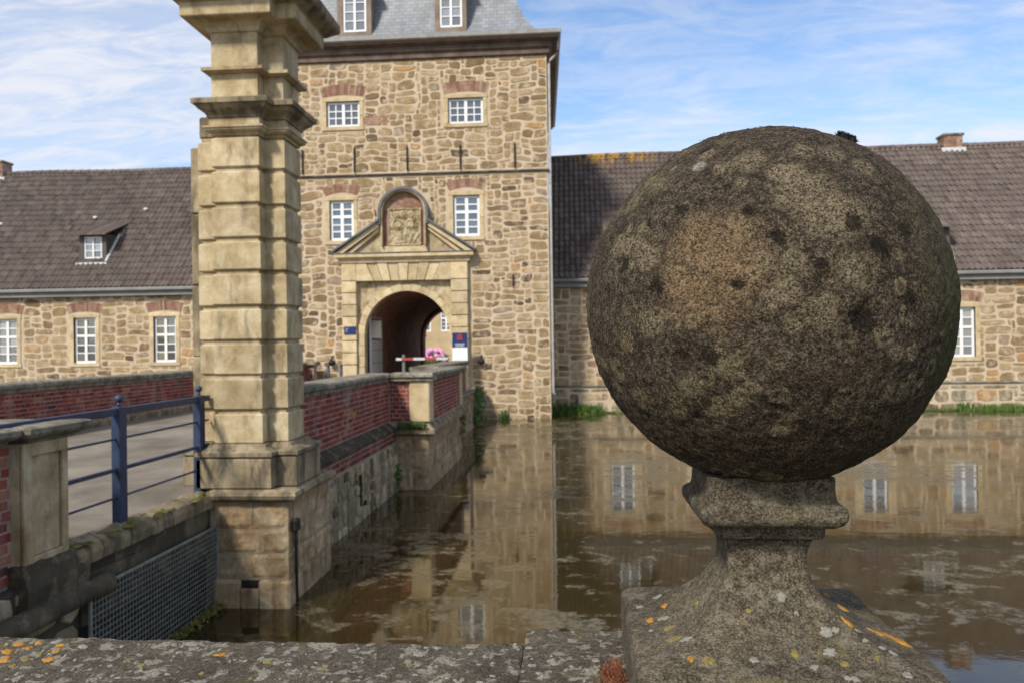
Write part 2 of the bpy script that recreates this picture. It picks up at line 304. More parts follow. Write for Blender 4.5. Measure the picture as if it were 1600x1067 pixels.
# lichen-covered stone of the ball: all in world space, centred on the ball
BC = Vector((0.219, 0.940, 1.639)); BR = 0.2
def bpt(px, py):
    d = ray(px, py).normalized(); oc = CAM-BC; b = oc.dot(d); c = oc.dot(oc)-BR*BR; t = -b-math.sqrt(max(0, b*b-c)); return CAM+t*d
def m_ball(name):
    k = NM(name)
    g = k.noise(430, 3, 0.8); g2 = k.noise(130, 5, 0.75); g3 = k.noise(34, 6, 0.65)
    grain0 = k.math('ADD', k.math('MULTIPLY', g, 0.62), k.math('MULTIPLY', g2, 0.38))
    base = k.ramp(grain0, [(0.41, (0.024, 0.019, 0.014)), (0.5, (0.068, 0.056, 0.041)), (0.585, (0.22, 0.185, 0.138))])
    base = k.mix(0.85, base, k.ramp(g3, [(0.3, 0.55), (0.7, 1.35)]), 'MULTIPLY')
    grain = grain0; speck = k.ramp(k.math('ADD', k.math('MULTIPLY', g, 0.5), k.math('MULTIPLY', k.noise(210, 4, 0.8, off=(2, 7, 3)), 0.5)), [(0.41, 0.38), (0.5, 0.88), (0.59, 1.5)])
    def patch(col, mask, amt, lo=0.42, hi=0.56, base=None):
        gr = k.rng(grain, lo+0.03, hi-0.01, 0.12, 1.0); return k.mix(k.math('MULTIPLY', k.math('MULTIPLY', mask, gr), amt), base, k.mix(1.0, col, speck, 'MULTIPLY'))
    # olive-beige crusts
    wv = k.warp(0.035, 30)
    p1 = k.rng(k.noise(13, 5, 0.6, vec=wv, off=(1.3, 0.2, 4.4)), 0.50, 0.63); base = patch((0.23, 0.19, 0.125), p1, 0.25, base=base)
    # round rosettes
    v1 = k.vor(24, vec=k.warp(0.014, 55), rnd=1.0); r1 = k.rng(v1, 0.30, 0.38, 1.0, 0.0)
    sel = k.rng(k.noise(9, 2, 0.5, off=(5, 1, 2)), 0.46, 0.56); r1 = k.math('MULTIPLY', r1, sel)
    base = patch((0.27, 0.235, 0.14), r1, 0.55, 0.40, 0.52, base=base)
    v3 = k.vor(38, vec=k.warp(0.010, 70)); ring = k.math('MULTIPLY', k.rng(v3, 0.17, 0.25), k.rng(v3, 0.33, 0.41, 1, 0))
    ring = k.math('MULTIPLY', ring, k.rng(k.noise(11, 2, 0.5, off=(8, 3, 1)), 0.50, 0.60)); base = patch((0.31, 0.275, 0.175), ring, 0.6, 0.38, 0.5, base=base)
    def spot(px, py, r, col, amt, edge=0.25, wamp=0.012, wsc=55, sq=1.0, lo=0.40, hi=0.54):
        nonlocal base
        c = bpt(px, py); wvv = k.warp(wamp, wsc)
        dd = k.n('ShaderNodeVectorMath', operation='DISTANCE'); k.l(wvv, dd.inputs[0]); dd.inputs[1].default_value = c
        dv = k.math('ADD', dd.outputs['Value'], k.math('ADD', k.math('MULTIPLY', k.math('SUBTRACT', grain, 0.5), r*2.2), k.math('MULTIPLY', k.math('SUBTRACT', g3, 0.5), r*1.6))); msk = k.rng(dv, r*(1-edge)*0.9, r*(1+edge), 1.0, 0.0); base = patch(col, msk, amt, lo, hi, base=base)
    O = (0.29, 0.21, 0.128)
    for (x, y, r) in ((1090, 420, .040), (1140, 380, .033), (1060, 450, .025), (1120, 470, .032), (1165, 420, .028), (1085, 365, .022)): spot(x, y, r, O, 0.62, 0.45, 0.022, 38, lo=0.38, hi=0.56)
    B = (0.29, 0.25, 0.175)
    for (x, y, r) in ((1260, 300, .030), (1295, 340, .026), (1235, 270, .016), (1330, 330, .018), (1240, 410, .011), (1195, 405, .012), (1280, 485, .017), (1245, 502, .011), (1235, 455, .014), (1400, 550, .009), (1395, 610, .012), (1015, 505, .014), (990, 385, .014), (1010, 400, .017), (965, 390, .014), (1150, 625, .010), (1205, 470, .012), (1170, 250, .016), (1215, 262, .012), (1180, 600, .012), (1080, 600, .014), (1330, 420, .016), (1120, 560, .014), (1350, 260, .013), (1255, 235, .012), (1300, 240, .012), (1108, 242, .010), (1130, 262, .010), (1030, 290, .012), (1158, 283, .006)):
        spot(x, y, r, B, 0.75, 0.3, 0.012, 70)
    W = (0.47, 0.455, 0.39)
    for (x, y, r) in ((1092, 260, .0075), (1054, 263, .004)): spot(x, y, r, W, 0.72, 0.3, 0.007, 110, lo=0.3, hi=0.45)
    D = (0.016, 0.013, 0.009)
    for (x, y, r) in ((1065, 330, .0085), (1217, 370, .0115), (1027, 447, .010), (1153, 445, .0055), (1372, 380, .010), (978, 412, .0085), (1108, 555, .010), (1068, 553, .007), (1335, 348, .009), (1415, 360, .009), (1420, 470, .013), (1350, 500, .012), (1285, 410, .007), (1170, 330, .007)):
        spot(x, y, r, D, 0.86, 0.35, 0.006, 90, lo=0.15, hi=0.3)
    # green algae film, heaviest on one flank
    sp = k.n('ShaderNodeSeparateXYZ'); k.l(k.pos(), sp.inputs[0])
    gx = k.rng(sp.outputs[0], BC.x+0.08, BC.x+0.18); ga = k.math('MULTIPLY', gx, k.rng(k.noise(20, 5, 0.6, stretch=(1, 1, 0.35)), 0.42, 0.62))
    base = k.mix(k.math('MULTIPLY', ga, 0.85), base, (0.09, 0.10, 0.028))
    dust = k.rng(k.noise(600, 2, 0.8), 0.66, 0.74); base = k.mix(k.math('MULTIPLY', dust, 0.5), base, (0.40, 0.36, 0.27))
    dd2 = k.rng(k.noise(420, 2, 0.8, off=(3, 3, 3)), 0.64, 0.70); base = k.mix(k.math('MULTIPLY', dd2, 0.7), base, (0.014, 0.012, 0.009))
    base = k.mix(1.0, base, (0.76, 0.70, 0.63), 'MULTIPLY')
    b = k.bump(g3, 0.55, 0.010); b = k.bump(g2, 0.9, 0.005, b); b = k.bump(g, 1.0, 0.0028, b)
    return k.done(base, 0.93, b, spec=0.15)
BALLM = m_ball('lichened_ball_stone')
def m_ped(name, dark, mid, pale, lich, lichamt, lo, hi, nsc=9.0):
    k = NM(name)
    g = k.noise(400, 3, 0.8); g2 = k.noise(115, 6, 0.75); g3 = k.noise(nsc, 6, 0.6)
    base = k.ramp(k.math('ADD', k.math('MULTIPLY', g, 0.6), k.math('MULTIPLY', g2, 0.4)), [(0.41, dark), (0.5, mid), (0.59, pale)])
    base = k.mix(0.8, base, k.ramp(g3, [(0.3, 0.55), (0.7, 1.35)]), 'MULTIPLY')
    wv = k.warp(0.012, 60); l1 = k.rng(k.noise(48, 6, 0.62, vec=wv), lo, hi)
    l1 = k.math('MULTIPLY', l1, k.rng(g, 0.36, 0.5, 0.3, 1)); base = k.mix(k.math('MULTIPLY', l1, lichamt), base, lich)
    ol = k.rng(k.noise(17, 5, 0.6, off=(3, 8, 1)), 0.56, 0.68); base = k.mix(k.math('MULTIPLY', ol, 0.35), base, (0.16, 0.13, 0.055))
    sp = k.rng(k.noise(520, 2, 0.8), 0.66, 0.72); base = k.mix(k.math('MULTIPLY', sp, 0.6), base, (0.015, 0.013, 0.01))
    b = k.bump(k.noise(36, 6, 0.65), 0.6, 0.008); b = k.bump(g2, 0.8, 0.004, b); b = k.bump(g, 0.8, 0.0016, b)
    return k.done(base, 0.93, b, spec=0.15)
PEDM = m_ped('pedestal_stone', (0.034, 0.027, 0.018), (0.095, 0.076, 0.051), (0.205, 0.172, 0.122), (0.225, 0.195, 0.14), 0.55, 0.53, 0.63)
FCOP = m_ped('foreground_coping_stone', (0.035, 0.028, 0.02), (0.08, 0.067, 0.049), (0.15, 0.127, 0.095), (0.30, 0.27, 0.215), 0.8, 0.53, 0.60)

# ------------------------------------------------------------------ mesh building
WL = {}
col = scene.collection
def tag(o, label=None, cat=None, group=None, kind=None):
    if label: o['label'] = label
    if cat: o['category'] = cat
    if group: o['group'] = group
    if kind: o['kind'] = kind
    return o
def link(o, parent, wloc):
    col.objects.link(o); WL[o.name] = Vector(wloc)
    if parent is not None:
        o.parent = parent; o.location = Vector(wloc)-WL[parent.name]
    else: o.location = wloc
    return o
def thing(name, loc, label, cat, group=None):
    o = bpy.data.objects.new(name, None); o.empty_display_size = 0.2
    link(o, None, loc); return tag(o, label, cat, group)
class MB:
    def __init__(s): s.v = []; s.f = []; s.t = []
    def add(s, vs, fs, tint=0.5):
        o = len(s.v); s.v.extend([tuple(p) for p in vs]); s.f.extend([tuple(i+o for i in q) for q in fs]); s.t.extend([tint]*len(vs)); return s
    def box(s, x0, x1, y0, y1, z0, z1, c=0.0, tint=0.5):
        if x0 > x1: x0, x1 = x1, x0
        if y0 > y1: y0, y1 = y1, y0
        if z0 > z1: z0, z1 = z1, z0
        if c <= 0:
            vs = [(x, y, z) for z in (z0, z1) for y in (y0, y1) for x in (x0, x1)]
            return s.add(vs, [(0, 2, 3, 1), (4, 5, 7, 6), (0, 1, 5, 4), (2, 6, 7, 3), (0, 4, 6, 2), (1, 3, 7, 5)], tint)
        bm = bmesh.new(); bmesh.ops.create_cube(bm, size=1.0)
        for v in bm.verts: v.co = Vector(((x0+x1)/2+v.co.x*(x1-x0), (y0+y1)/2+v.co.y*(y1-y0), (z0+z1)/2+v.co.z*(z1-z0)))
        bmesh.ops.bevel(bm, geom=bm.edges[:], offset=min(c, 0.45*min(x1-x0, y1-y0, z1-z0)), segments=1, affect='EDGES')
        bm.verts.index_update(); s.add([v.co for v in bm.verts], [[v.index for v in f.verts] for f in bm.faces], tint); bm.free(); return s
    def loft(s, rings, cap=True, closed=True, tint=0.5):
        n = len(rings[0]); vs = [p for r in rings for p in r]; fs = []
        for i in range(len(rings)-1):
            for j in range(n if closed else n-1):
                a = i*n+j; b = i*n+(j+1) % n; fs.append((a, b, b+n, a+n))
        if cap and closed: fs.append(tuple(range(n-1, -1, -1))); fs.append(tuple((len(rings)-1)*n+j for j in range(n)))
        return s.add(vs, fs, tint)
    def tube(s, pts, r, n=8, tint=0.5):
        pts = [Vector(p) for p in pts]; rings = []
        rr = r if isinstance(r, (list, tuple)) else [r]*len(pts)
        for i, p in enumerate(pts):
            d = (pts[min(i+1, len(pts)-1)]-pts[max(i-1, 0)]).normalized()
            a = d.cross(Vector((0, 0, 1)) if abs(d.z) < 0.95 else Vector((1, 0, 0))).normalized(); b = d.cross(a)
            rings.append([p+rr[i]*(math.cos(2*math.pi*j/n)*a+math.sin(2*math.pi*j/n)*b) for j in range(n)])
        return s.loft(rings, tint=tint)
    def sphere(s, c, r, u=12, v=8, tint=0.5, sz=1.0):
        rings = [[(c[0]+r*math.sin(math.pi*(i+.02)/(v+.04))*math.cos(2*math.pi*j/u), c[1]+r*math.sin(math.pi*(i+.02)/(v+.04))*math.sin(2*math.pi*j/u), c[2]-r*sz*math.cos(math.pi*(i+.02)/(v+.04))) for j in range(u)] for i in range(v+1)]
        return s.loft(rings, tint=tint)
    def quad(s, a, b, c, d, tint=0.5): return s.add([a, b, c, d], [(0, 1, 2, 3)], tint)
    def build(s, name, mat, parent=None, smooth=False, kind=None, origin=None, fixn=True):
        V = np.array(s.v, dtype=float)
        lo, hi = V.min(0), V.max(0)
        c = Vector(((lo+hi)/2).tolist()) if origin is None else Vector(origin)
        if parent is None and origin is None: c.z = lo[2]
        me = bpy.data.meshes.new(name); me.from_pydata([(p[0]-c.x, p[1]-c.y, p[2]-c.z) for p in s.v], [], s.f)
        at = me.attributes.new('tint', 'FLOAT', 'POINT'); at.data.foreach_set('value', s.t)
        if smooth: me.polygons.foreach_set('use_smooth', [True]*len(me.polygons))
        if fixn:
            bm = bmesh.new(); bm.from_mesh(me); bmesh.ops.recalc_face_normals(bm, faces=bm.faces[:]); bm.to_mesh(me); bm.free()
        me.materials.append(mat); o = bpy.data.objects.new(name, me); link(o, parent, c)
        if kind: o['kind'] = kind
        return o
class Fr:   # a wall face: a runs along it, b up, n outwards
    def __init__(s, kind, base): s.k = kind; s.b = base
    def __call__(s, a, b, n):
        if s.k == 'F': return (a, s.b-n, b)          # faces the bank (-Y)
        if s.k == 'B': return (a, s.b+n, b)          # faces the court (+Y)
        if s.k == 'R': return (s.b+n, a, b)          # faces +X
        return (s.b-n, a, b)                         # faces -X
def fbox(mb, fr, a0, a1, b0, b1, n0, n1, c=0.0, tint=0.5):
    p = fr(a0, b0, n0); q = fr(a1, b1, n1); return mb.box(p[0], q[0], p[1], q[1], p[2], q[2], c, tint)
def stone_geo(fr, outline, d, rnd, tint, mb, back=0.03):
    n = len(outline); cx = sum(p[0] for p in outline)/n; cz = sum(p[1] for p in outline)/n
    ins = [(cx+(p[0]-cx)*0.93, cz+(p[1]-cz)*0.90) for p in outline]
    r0 = [fr(p[0], p[1], -back) for p in outline]
    r1 = [fr(p[0], p[1], d*0.35) for p in outline]
    r2 = [fr(p[0], p[1], d*(0.85+0.3*rnd.random())) for p in ins]
    c0 = fr(cx, cz, d*1.08)
    vs = r0+r1+r2+[c0]; fs = []
    for k in range(2):
        for j in range(n):
            a = k*n+j; b = k*n+(j+1) % n; fs.append((a, b, b+n, a+n))
    for j in range(n): fs.append((2*n+j, 2*n+(j+1) % n, 3*n))
    return mb.add(vs, fs, tint)
def pieces_out(items, parent, name, mat, limit=300, stuffname=None, smooth=False):
    """items: list of (centre, size, builder(mb)); the ones that show largest become objects, the rest one stuff part"""
    sc = []
    for it in items:
        x, y, z = proj(it[0]); vis = z > 0 and -20 < x < 1620 and -20 < y < 1087
        sc.append((it[1]/max(z, 0.1)**2 if vis else -1.0))
    order = sorted(range(len(items)), key=lambda i: -sc[i]); keep = [i for i in order[:limit] if sc[i] > 0]; ks = set(keep)
    for i in keep:
        mb = MB(); items[i][2](mb); mb.build(name, mat, parent, smooth=smooth)
    rest = [i for i in order if i not in ks]
    if rest:
        mb = MB()
        for i in rest: items[i][2](mb)
        mb.build(stuffname or name+'_courses', mat, parent, smooth=smooth, kind='stuff')
def rubble(parent, fr, a0, a1, b0, b1, holes=(), cw=0.17, ch=0.14, wr=(2, 5), hr=(2, 3), mat=None, limit=300, seed=1, gap=0.035, depth=0.022, tints=None, blocked=None, warp=0.05, name='stone', rest=None):
    rnd = random.Random(seed); nx = max(1, int(round((a1-a0)/cw))); nz = max(1, int(round((b1-b0)/ch)))
    cw = (a1-a0)/nx; ch = (b1-b0)/nz; occ = np.zeros((nz, nx), bool)
    for j in range(nz):
        for i in range(nx):
            xa, xb, za, zb = a0+i*cw, a0+(i+1)*cw, b0+j*ch, b0+(j+1)*ch
            for h in holes:
                if xb > h[0]+0.3*cw and xa < h[1]-0.3*cw and zb > h[2]+0.3*ch and za < h[3]-0.3*ch: occ[j, i] = True
            if blocked and blocked((xa+xb)/2, (za+zb)/2): occ[j, i] = True
    def wp(x, z):
        e = min(x-a0, a1-x, z-b0, b1-z); k = warp*min(1.0, max(0.0, e/0.3))
        for h in holes:
            dd = max(h[0]-x, x-h[1], h[2]-z, z-h[3]); k = min(k, warp*max(0.0, min(1.0, dd/0.3)))
        q = noise.noise_vector(Vector((x*1.1+seed*3.3, z*1.3, seed*1.7)))
        q2 = noise.noise_vector(Vector((x*4.1+seed, z*4.1, seed*2.7)))
        return (x+k*(1.3*q.x+0.5*q2.x), z+k*(1.5*q.z+0.5*q2.z))
    items = []
    for j in range(nz):
        for i in range(nx):
            if occ[j, i]: continue
            wdt = rnd.randint(*wr); hgt = rnd.randint(*hr)
            if rnd.random() < 0.12: wdt = max(1, wdt-2); hgt = max(1, hgt-1)
            ww = 0
            while ww < wdt and i+ww < nx and not occ[j, i+ww]: ww += 1
            # avoid leaving one-cell slivers
            if i+ww < nx and not occ[j, i+ww] and (i+ww+1 >= nx or occ[j, i+ww+1]) and ww < wr[1]: ww += 1
            hh = 1
            while hh < hgt and j+hh < nz and not occ[j+hh, i:i+ww].any(): hh += 1
            occ[j:j+hh, i:i+ww] = True
            xa, xb, za, zb = a0+i*cw, a0+(i+ww)*cw, b0+j*ch, b0+(j+hh)*ch
            gg = gap*rnd.uniform(0.6, 1.35); xa += gg/2; xb -= gg/2; za += gg/2; zb -= gg/2
            w_, h_ = xb-xa, zb-za
            if w_ < 0.03 or h_ < 0.03: continue
            cx, cz = (xa+xb)/2, (za+zb)/2; ol = []; pw = rnd.uniform(0.36, 0.66); N = 14
            for q in range(N):
                th = 2*math.pi*(q+0.5)/N; cs, sn = math.cos(th), math.sin(th)
                ex = math.copysign(abs(cs)**pw, cs); ez = math.copysign(abs(sn)**pw, sn)
                jx = rnd.uniform(0.84, 1.06); jz = rnd.uniform(0.84, 1.06)
                ol.append(wp(cx+ex*w_/2*jx, cz+ez*h_/2*jz))
            t = rnd.random() if tints is None else tints(rnd, cx, cz)
            dd = depth*rnd.uniform(0.55, 1.5); sd = rnd.randint(0, 10**6)
            items.append((fr(cx, cz, 0), w_*h_, lambda mb, ol=ol, dd=dd, t=t, sd=sd: stone_geo(fr, ol, dd, random.Random(sd), t, mb)))
    pieces_out(items, parent, name, mat, limit, rest or 'small_stones')
    return len(items)
BRICKCACHE = {}
def brick_geo(fr, a0, a1, b0, b1, n1, tint, mb, n0=-0.03, c=0.004):
    # five visible sides with a chamfered face
    r0 = [fr(a0, b0, n0), fr(a1, b0, n0), fr(a1, b1, n0), fr(a0, b1, n0)]
    r1 = [fr(a0, b0, n1-c), fr(a1, b0, n1-c), fr(a1, b1, n1-c), fr(a0, b1, n1-c)]
    r2 = [fr(a0+c, b0+c, n1), fr(a1-c, b0+c, n1), fr(a1-c, b1-c, n1), fr(a0+c, b1-c, n1)]
    vs = r0+r1+r2; fs = []
    for k in range(2):
        for j in range(4): a = k*4+j; b = k*4+(j+1) % 4; fs.append((a, b, b+4, a+4))
    fs.append((8, 9, 10, 11)); mb.add(vs, fs, tint)
def bricks(parent, fr, a0, a1, b0, b1, limit=300, seed=1, rowh=0.080, L=0.27, joint=0.015, proud=0.006, tfun=None, rest='brick_courses'):
    rnd = random.Random(seed); n = max(1, int(round((b1-b0)/rowh))); rowh = (b1-b0)/n; items = []
    for r in range(n):
        step = L if r % 2 == 0 else L/2
        x = a0-(0 if r % 2 == 0 else L/4) - (L/2 if r % 4 == 2 else 0)
        while x < a1-0.02:
            xa, xb = max(x, a0)+joint/2, min(x+step, a1)-joint/2; x += step
            if xb-xa < 0.02: continue
            za, zb = b0+r*rowh+joint/2, b0+(r+1)*rowh-joint/2
            t = min(1, max(0, rnd.gauss(0.42, 0.2))) if tfun is None else tfun(rnd, (xa+xb)/2, (za+zb)/2)
            pr = proud+rnd.uniform(-0.004, 0.004); j1, j2 = rnd.uniform(-.002, .002), rnd.uniform(-.002, .002)
            items.append((fr((xa+xb)/2, (za+zb)/2, 0), (xb-xa)*(zb-za), (xa, xb+j1, za+j2, zb+j2, pr, t)))
    sc = []
    for it in items:
        x, y, z = proj(it[0]); sc.append(it[1]/max(z, .1)**2 if (z > 0 and -15 < x < 1615 and -15 < y < 1082) else -1)
    order = sorted(range(len(items)), key=lambda i: -sc[i]); keep = [i for i in order[:limit] if sc[i] > 0]
    for i in keep:
        xa, xb, za, zb, pr, t = items[i][2]; qt = round(t*11)/11; hw = round((xb-xa)*250)/250; hh = round((zb-za)*500)/500
        key = (fr.k, qt, hw, hh)
        if key not in BRICKCACHE:
            f0 = Fr(fr.k, 0.0); mb = MB(); brick_geo(f0, -hw/2, hw/2, -hh/2, hh/2, 0.0, qt, mb, n0=-0.036)
            me = bpy.data.meshes.new('brick'); me.from_pydata(mb.v, [], mb.f); at = me.attributes.new('tint', 'FLOAT', 'POINT'); at.data.foreach_set('value', mb.t)
            bm = bmesh.new(); bm.from_mesh(me); bmesh.ops.recalc_face_normals(bm, faces=bm.faces[:]); bm.to_mesh(me); bm.free()
            me.materials.append(BRK); BRICKCACHE[key] = me
        o = bpy.data.objects.new('brick', BRICKCACHE[key]); link(o, parent, fr((xa+xb)/2, (za+zb)/2, pr))
    rest_i = [i for i in order if i not in set(keep)]
    if rest_i:
        mb = MB()
        for i in rest_i: xa, xb, za, zb, pr, t = items[i][2]; brick_geo(fr, xa, xb, za, zb, pr, t, mb, n0=-0.03)
        mb.build(rest, BRK, parent, kind='stuff')
def wall_holes(mb, fr, a0, a1, b0, b1, holes, depth):
    xs = sorted({a0, a1, *[h[0] for h in holes], *[h[1] for h in holes]}); zs = sorted({b0, b1, *[h[2] for h in holes], *[h[3] for h in holes]})
    xs = [x for x in xs if a0 <= x <= a1]; zs = [z for z in zs if b0 <= z <= b1]
    for i in range(len(xs)-1):
        for j in range(len(zs)-1):
            mx_, mz_ = (xs[i]+xs[i+1])/2, (zs[j]+zs[j+1])/2
            if any(h[0] < mx_ < h[1] and h[2] < mz_ < h[3] for h in holes): continue
            mb.quad(fr(xs[i], zs[j], 0), fr(xs[i+1], zs[j], 0), fr(xs[i+1], zs[j+1], 0), fr(xs[i], zs[j+1], 0))
    for (h0, h1, k0, k1) in holes:
        for (p, q) in (((h0, k0), (h1, k0)), ((h1, k0), (h1, k1)), ((h1, k1), (h0, k1)), ((h0, k1), (h0, k0))):
            mb.quad(fr(*p, 0), fr(*q, 0), fr(*q, -depth), fr(*p, -depth))
def window(parent, fr, a0, a1, b0, b1, rows_lo=3, rows_hi=2, cols=2, transom=True, recess=0.12, fw=0.09, bar=0.036, glass=None, seed=1, split=1):
    """white casement with a mullion, transom and glazing bars; every pane its own object"""
    rnd = random.Random(seed); mb = MB(); n1 = -recess; n0 = n1-0.07
    fbox(mb, fr, a0, a1, b0, b0+fw, n0, n1, 0.006); fbox(mb, fr, a0, a1, b1-fw, b1, n0, n1, 0.006)
    fbox(mb, fr, a0, a0+fw, b0+fw, b1-fw, n0, n1, 0.006); fbox(mb, fr, a1-fw, a1, b0+fw, b1-fw, n0, n1, 0.006)
    am = (a0+a1)/2; fbox(mb, fr, am-fw*0.62, am+fw*0.62, b0+fw, b1-fw, n0, n1+0.012, 0.006)
    lights = []
    if transom:
        bt = b0+(b1-b0)*0.60
        for (xa, xb) in ((a0+fw, am-fw*.62), (am+fw*.62, a1-fw)):
            fbox(mb, fr, xa, xb, bt-fw*0.55, bt+fw*0.55, n0, n1+0.006, 0.005)
            lights += [(xa, xb, b0+fw, bt-fw*.55, rows_lo), (xa, xb, bt+fw*.55, b1-fw, rows_hi)]
    else:
        for (xa, xb) in ((a0+fw, am-fw*.62), (am+fw*.62, a1-fw)): lights.append((xa, xb, b0+fw, b1-fw, rows_lo))
    panes = []
    for (xa, xb, za, zb, nr) in lights:
        for r in range(1, nr): z = za+(zb-za)*r/nr; fbox(mb, fr, xa, xb, z-bar/2, z+bar/2, n0+0.02, n1-0.008)
        for c in range(1, split): x = xa+(xb-xa)*c/split; fbox(mb, fr, x-bar/2, x+bar/2, za, zb, n0+0.021, n1-0.010)
        for r in range(nr):
            for c in range(split):
                panes.append((xa+(xb-xa)*c/split+(bar/2 if c else 0), xa+(xb-xa)*(c+1)/split-(bar/2 if c < split-1 else 0), za+(zb-za)*r/nr+(bar/2 if r else 0), za+(zb-za)*(r+1)/nr-(bar/2 if r < nr-1 else 0)))
    wo = mb.build('window', WHITE, parent)
    for (xa, xb, za, zb) in panes:
        p = MB(); nn = n1-0.045; t = rnd.random(); d = [rnd.uniform(-.004, .004) for _ in range(3)]
        vs = [fr(xa-.004, za-.004, nn+d[0]), fr(xb+.004, za-.004, nn+d[1]), fr(xb+.004, zb+.004, nn+d[1]+d[2]), fr(xa-.004, zb+.004, nn+d[0]+d[2])]
        bk = [fr(xa-.004, za-.004, nn-.012), fr(xb+.004, za-.004, nn-.012), fr(xb+.004, zb+.004, nn-.012), fr(xa-.004, zb+.004, nn-.012)]
        p.add(vs+bk, [(0, 1, 2, 3), (7, 6, 5, 4), (0, 4, 5, 1), (1, 5, 6, 2), (2, 6, 7, 3), (3, 7, 4, 0)], t); p.build('pane', glass or GLASS, wo)
    return wo
def surround(parent, fr, a0, a1, b0, b1, wj=0.17, wt=0.17, ws=0.14, n0=-0.2, n1=0.03, mat=None, seed=0):
    rnd = random.Random(seed); mat = mat or ASH
    def pc(xa, xb, za, zb, e=0.0):
        m = MB(); fbox(m, fr, xa, xb, za, zb, n0, n1+e, 0.012, rnd.random()); m.build('surround_stone', mat, parent)
    pc(a0-wj-.03, a1+wj+.03, b1, b1+wt, 0.004); pc(a0-wj-.03, a1+wj+.03, b0-ws, b0, 0.02)
    zm = b0+(b1-b0)*rnd.uniform(0.42, 0.58)
    for (xa, xb) in ((a0-wj, a0), (a1, a1+wj)): pc(xa, xb, b0+.003, zm-.004); pc(xa, xb, zm+.004, b1-.003)
def brick_arch(parent, fr, ac, b, half, rise, h, n=15, seed=0, mat=None):
    rnd = random.Random(seed); mb = MB()
    R = (half*half+rise*rise)/(2*rise); bc = b+rise-R; a_ = math.asin(min(0.999, half/R))
    for i in range(n):
        t0 = -a_+2*a_*(i+0.06)/n; t1 = -a_+2*a_*(i+0.94)/n; tt = min(1, max(0, rnd.gauss(0.5, 0.22)))
        q = [(ac+R*math.sin(t0), bc+R*math.cos(t0)), (ac+R*math.sin(t1), bc+R*math.cos(t1)), (ac+(R+h)*math.sin(t1), bc+(R+h)*math.cos(t1)), (ac+(R+h)*math.sin(t0), bc+(R+h)*math.cos(t0))]
        vs = [fr(*p, -0.02) for p in q]+[fr(*p, 0.014) for p in q]
        mb.add(vs, [(4, 5, 6, 7), (0, 1, 5, 4), (1, 2, 6, 5), (2, 3, 7, 6), (3, 0, 4, 7)], tt)
    mb.build('relieving_arch', mat or OBRK, parent, kind='stuff')
def offset_plan(pts, d):
    n = len(pts); outp = []
    for i in range(n):
        p0, p1, p2 = pts[i-1], pts[i], pts[(i+1) % n]
        e1 = ((p1[0]-p0[0]), (p1[1]-p0[1])); e2 = ((p2[0]-p1[0]), (p2[1]-p1[1]))
        l1 = math.hypot(*e1); l2 = math.hypot(*e2)
        n1 = (e1[1]/l1, -e1[0]/l1); n2 = (e2[1]/l2, -e2[0]/l2)
        k = 1+n1[0]*n2[0]+n1[1]*n2[1]; outp.append((p1[0]+d*(n1[0]+n2[0])/k, p1[1]+d*(n1[1]+n2[1])/k))
    return outp
def plan_loft(mb, plan, prof, tint=0.5):
    return mb.loft([[(x, y, z) for (x, y) in offset_plan(plan, d)] for (d, z) in prof], tint=tint)

# ================================================================== setting
def sheet(name, mat, x0, x1, y0, y1, z, nx=1, ny=1):
    mb = MB(); vs = [(x0+(x1-x0)*i/nx, y0+(y1-y0)*j/ny, z) for j in range(ny+1) for i in range(nx+1)]
    mb.add(vs, [(j*(nx+1)+i, j*(nx+1)+i+1, (j+1)*(nx+1)+i+1, (j+1)*(nx+1)+i) for j in range(ny) for i in range(nx)])
    return tag(mb.build(name, mat, None), kind='structure')
sheet('ground', GROUND, -900, 900, -900, 900, -2.6)
WZ = -1.2
sheet('water', WATER, -120, 120, -60, 34.5, WZ)
m = MB(); m.box(-120, 0.34, -140, 0.80, -2.5, 0.0); tag(m.build('bank', GRAVEL), kind='structure')
m = MB(); m.box(-120, 120, 42.6, 160, -2.5, -0.012); tag(m.build('courtyard', GRAVEL), kind='structure')
# bridge deck: a slab carrying the worn paving
m = MB(); m.box(-9.9, -4.08, 0.85, 42.6, -0.35, 0.0); tag(m.build('bridge_deck', DECK), kind='structure')

# ================================================================== gate tower
TY = 30.0; TX0, TX1 = -11.8, -0.80; TZ1 = 12.45
FT = Fr('F', TY)
tower = thing('gate_tower', (-6.3, 31, WZ), 'tall rubble stone gate tower with slate roof and arched gateway', 'tower')
up_win = [(-9.24, -7.955, 9.99, 10.95), (-4.541, -3.214, 9.96, 10.92)]
mid_win = [(-9.165, -8.237, 5.64, 7.17), (-4.396, -3.395, 5.70, 7.24)]
wins = up_win+mid_win
PX0, PX1, PZ = -8.13, -4.49, 4.05           # rectangular field of the portal
gate_hole = (PX0, PX1, -0.01, PZ)
m = MB(); wall_holes(m, FT, TX0, TX1, -1.6, TZ1+0.5, wins+[gate_hole], 0.3)
BX0, BX1, BY = -11.3, -1.25, 42.0           # the back is a little narrower
m.quad((TX1, TY, -1.6), (BX1, BY, -1.6), (BX1, BY, TZ1+.5), (TX1, TY, TZ1+.5))
m.quad((TX0, TY, -1.6), (BX0, BY, -1.6), (BX0, BY, TZ1+.5), (TX0, TY, TZ1+.5))
m.quad((BX0, BY, 4.6), (BX1, BY, 4.6), (BX1, BY, TZ1+.5), (BX0, BY, TZ1+.5))
m.quad((BX0, BY, -1.6), (-8.6, BY, -1.6), (-8.6, BY, 4.6), (BX0, BY, 4.6)); m.quad((-4.0, BY, -1.6), (BX1, BY, -1.6), (BX1, BY, 4.6), (-4.0, BY, 4.6))
m.build('wall_core', MORT, tower, fixn=False)
holes = [(a-.2, b+.2, c-.14, d+.2) for (a, b, c, d) in wins]
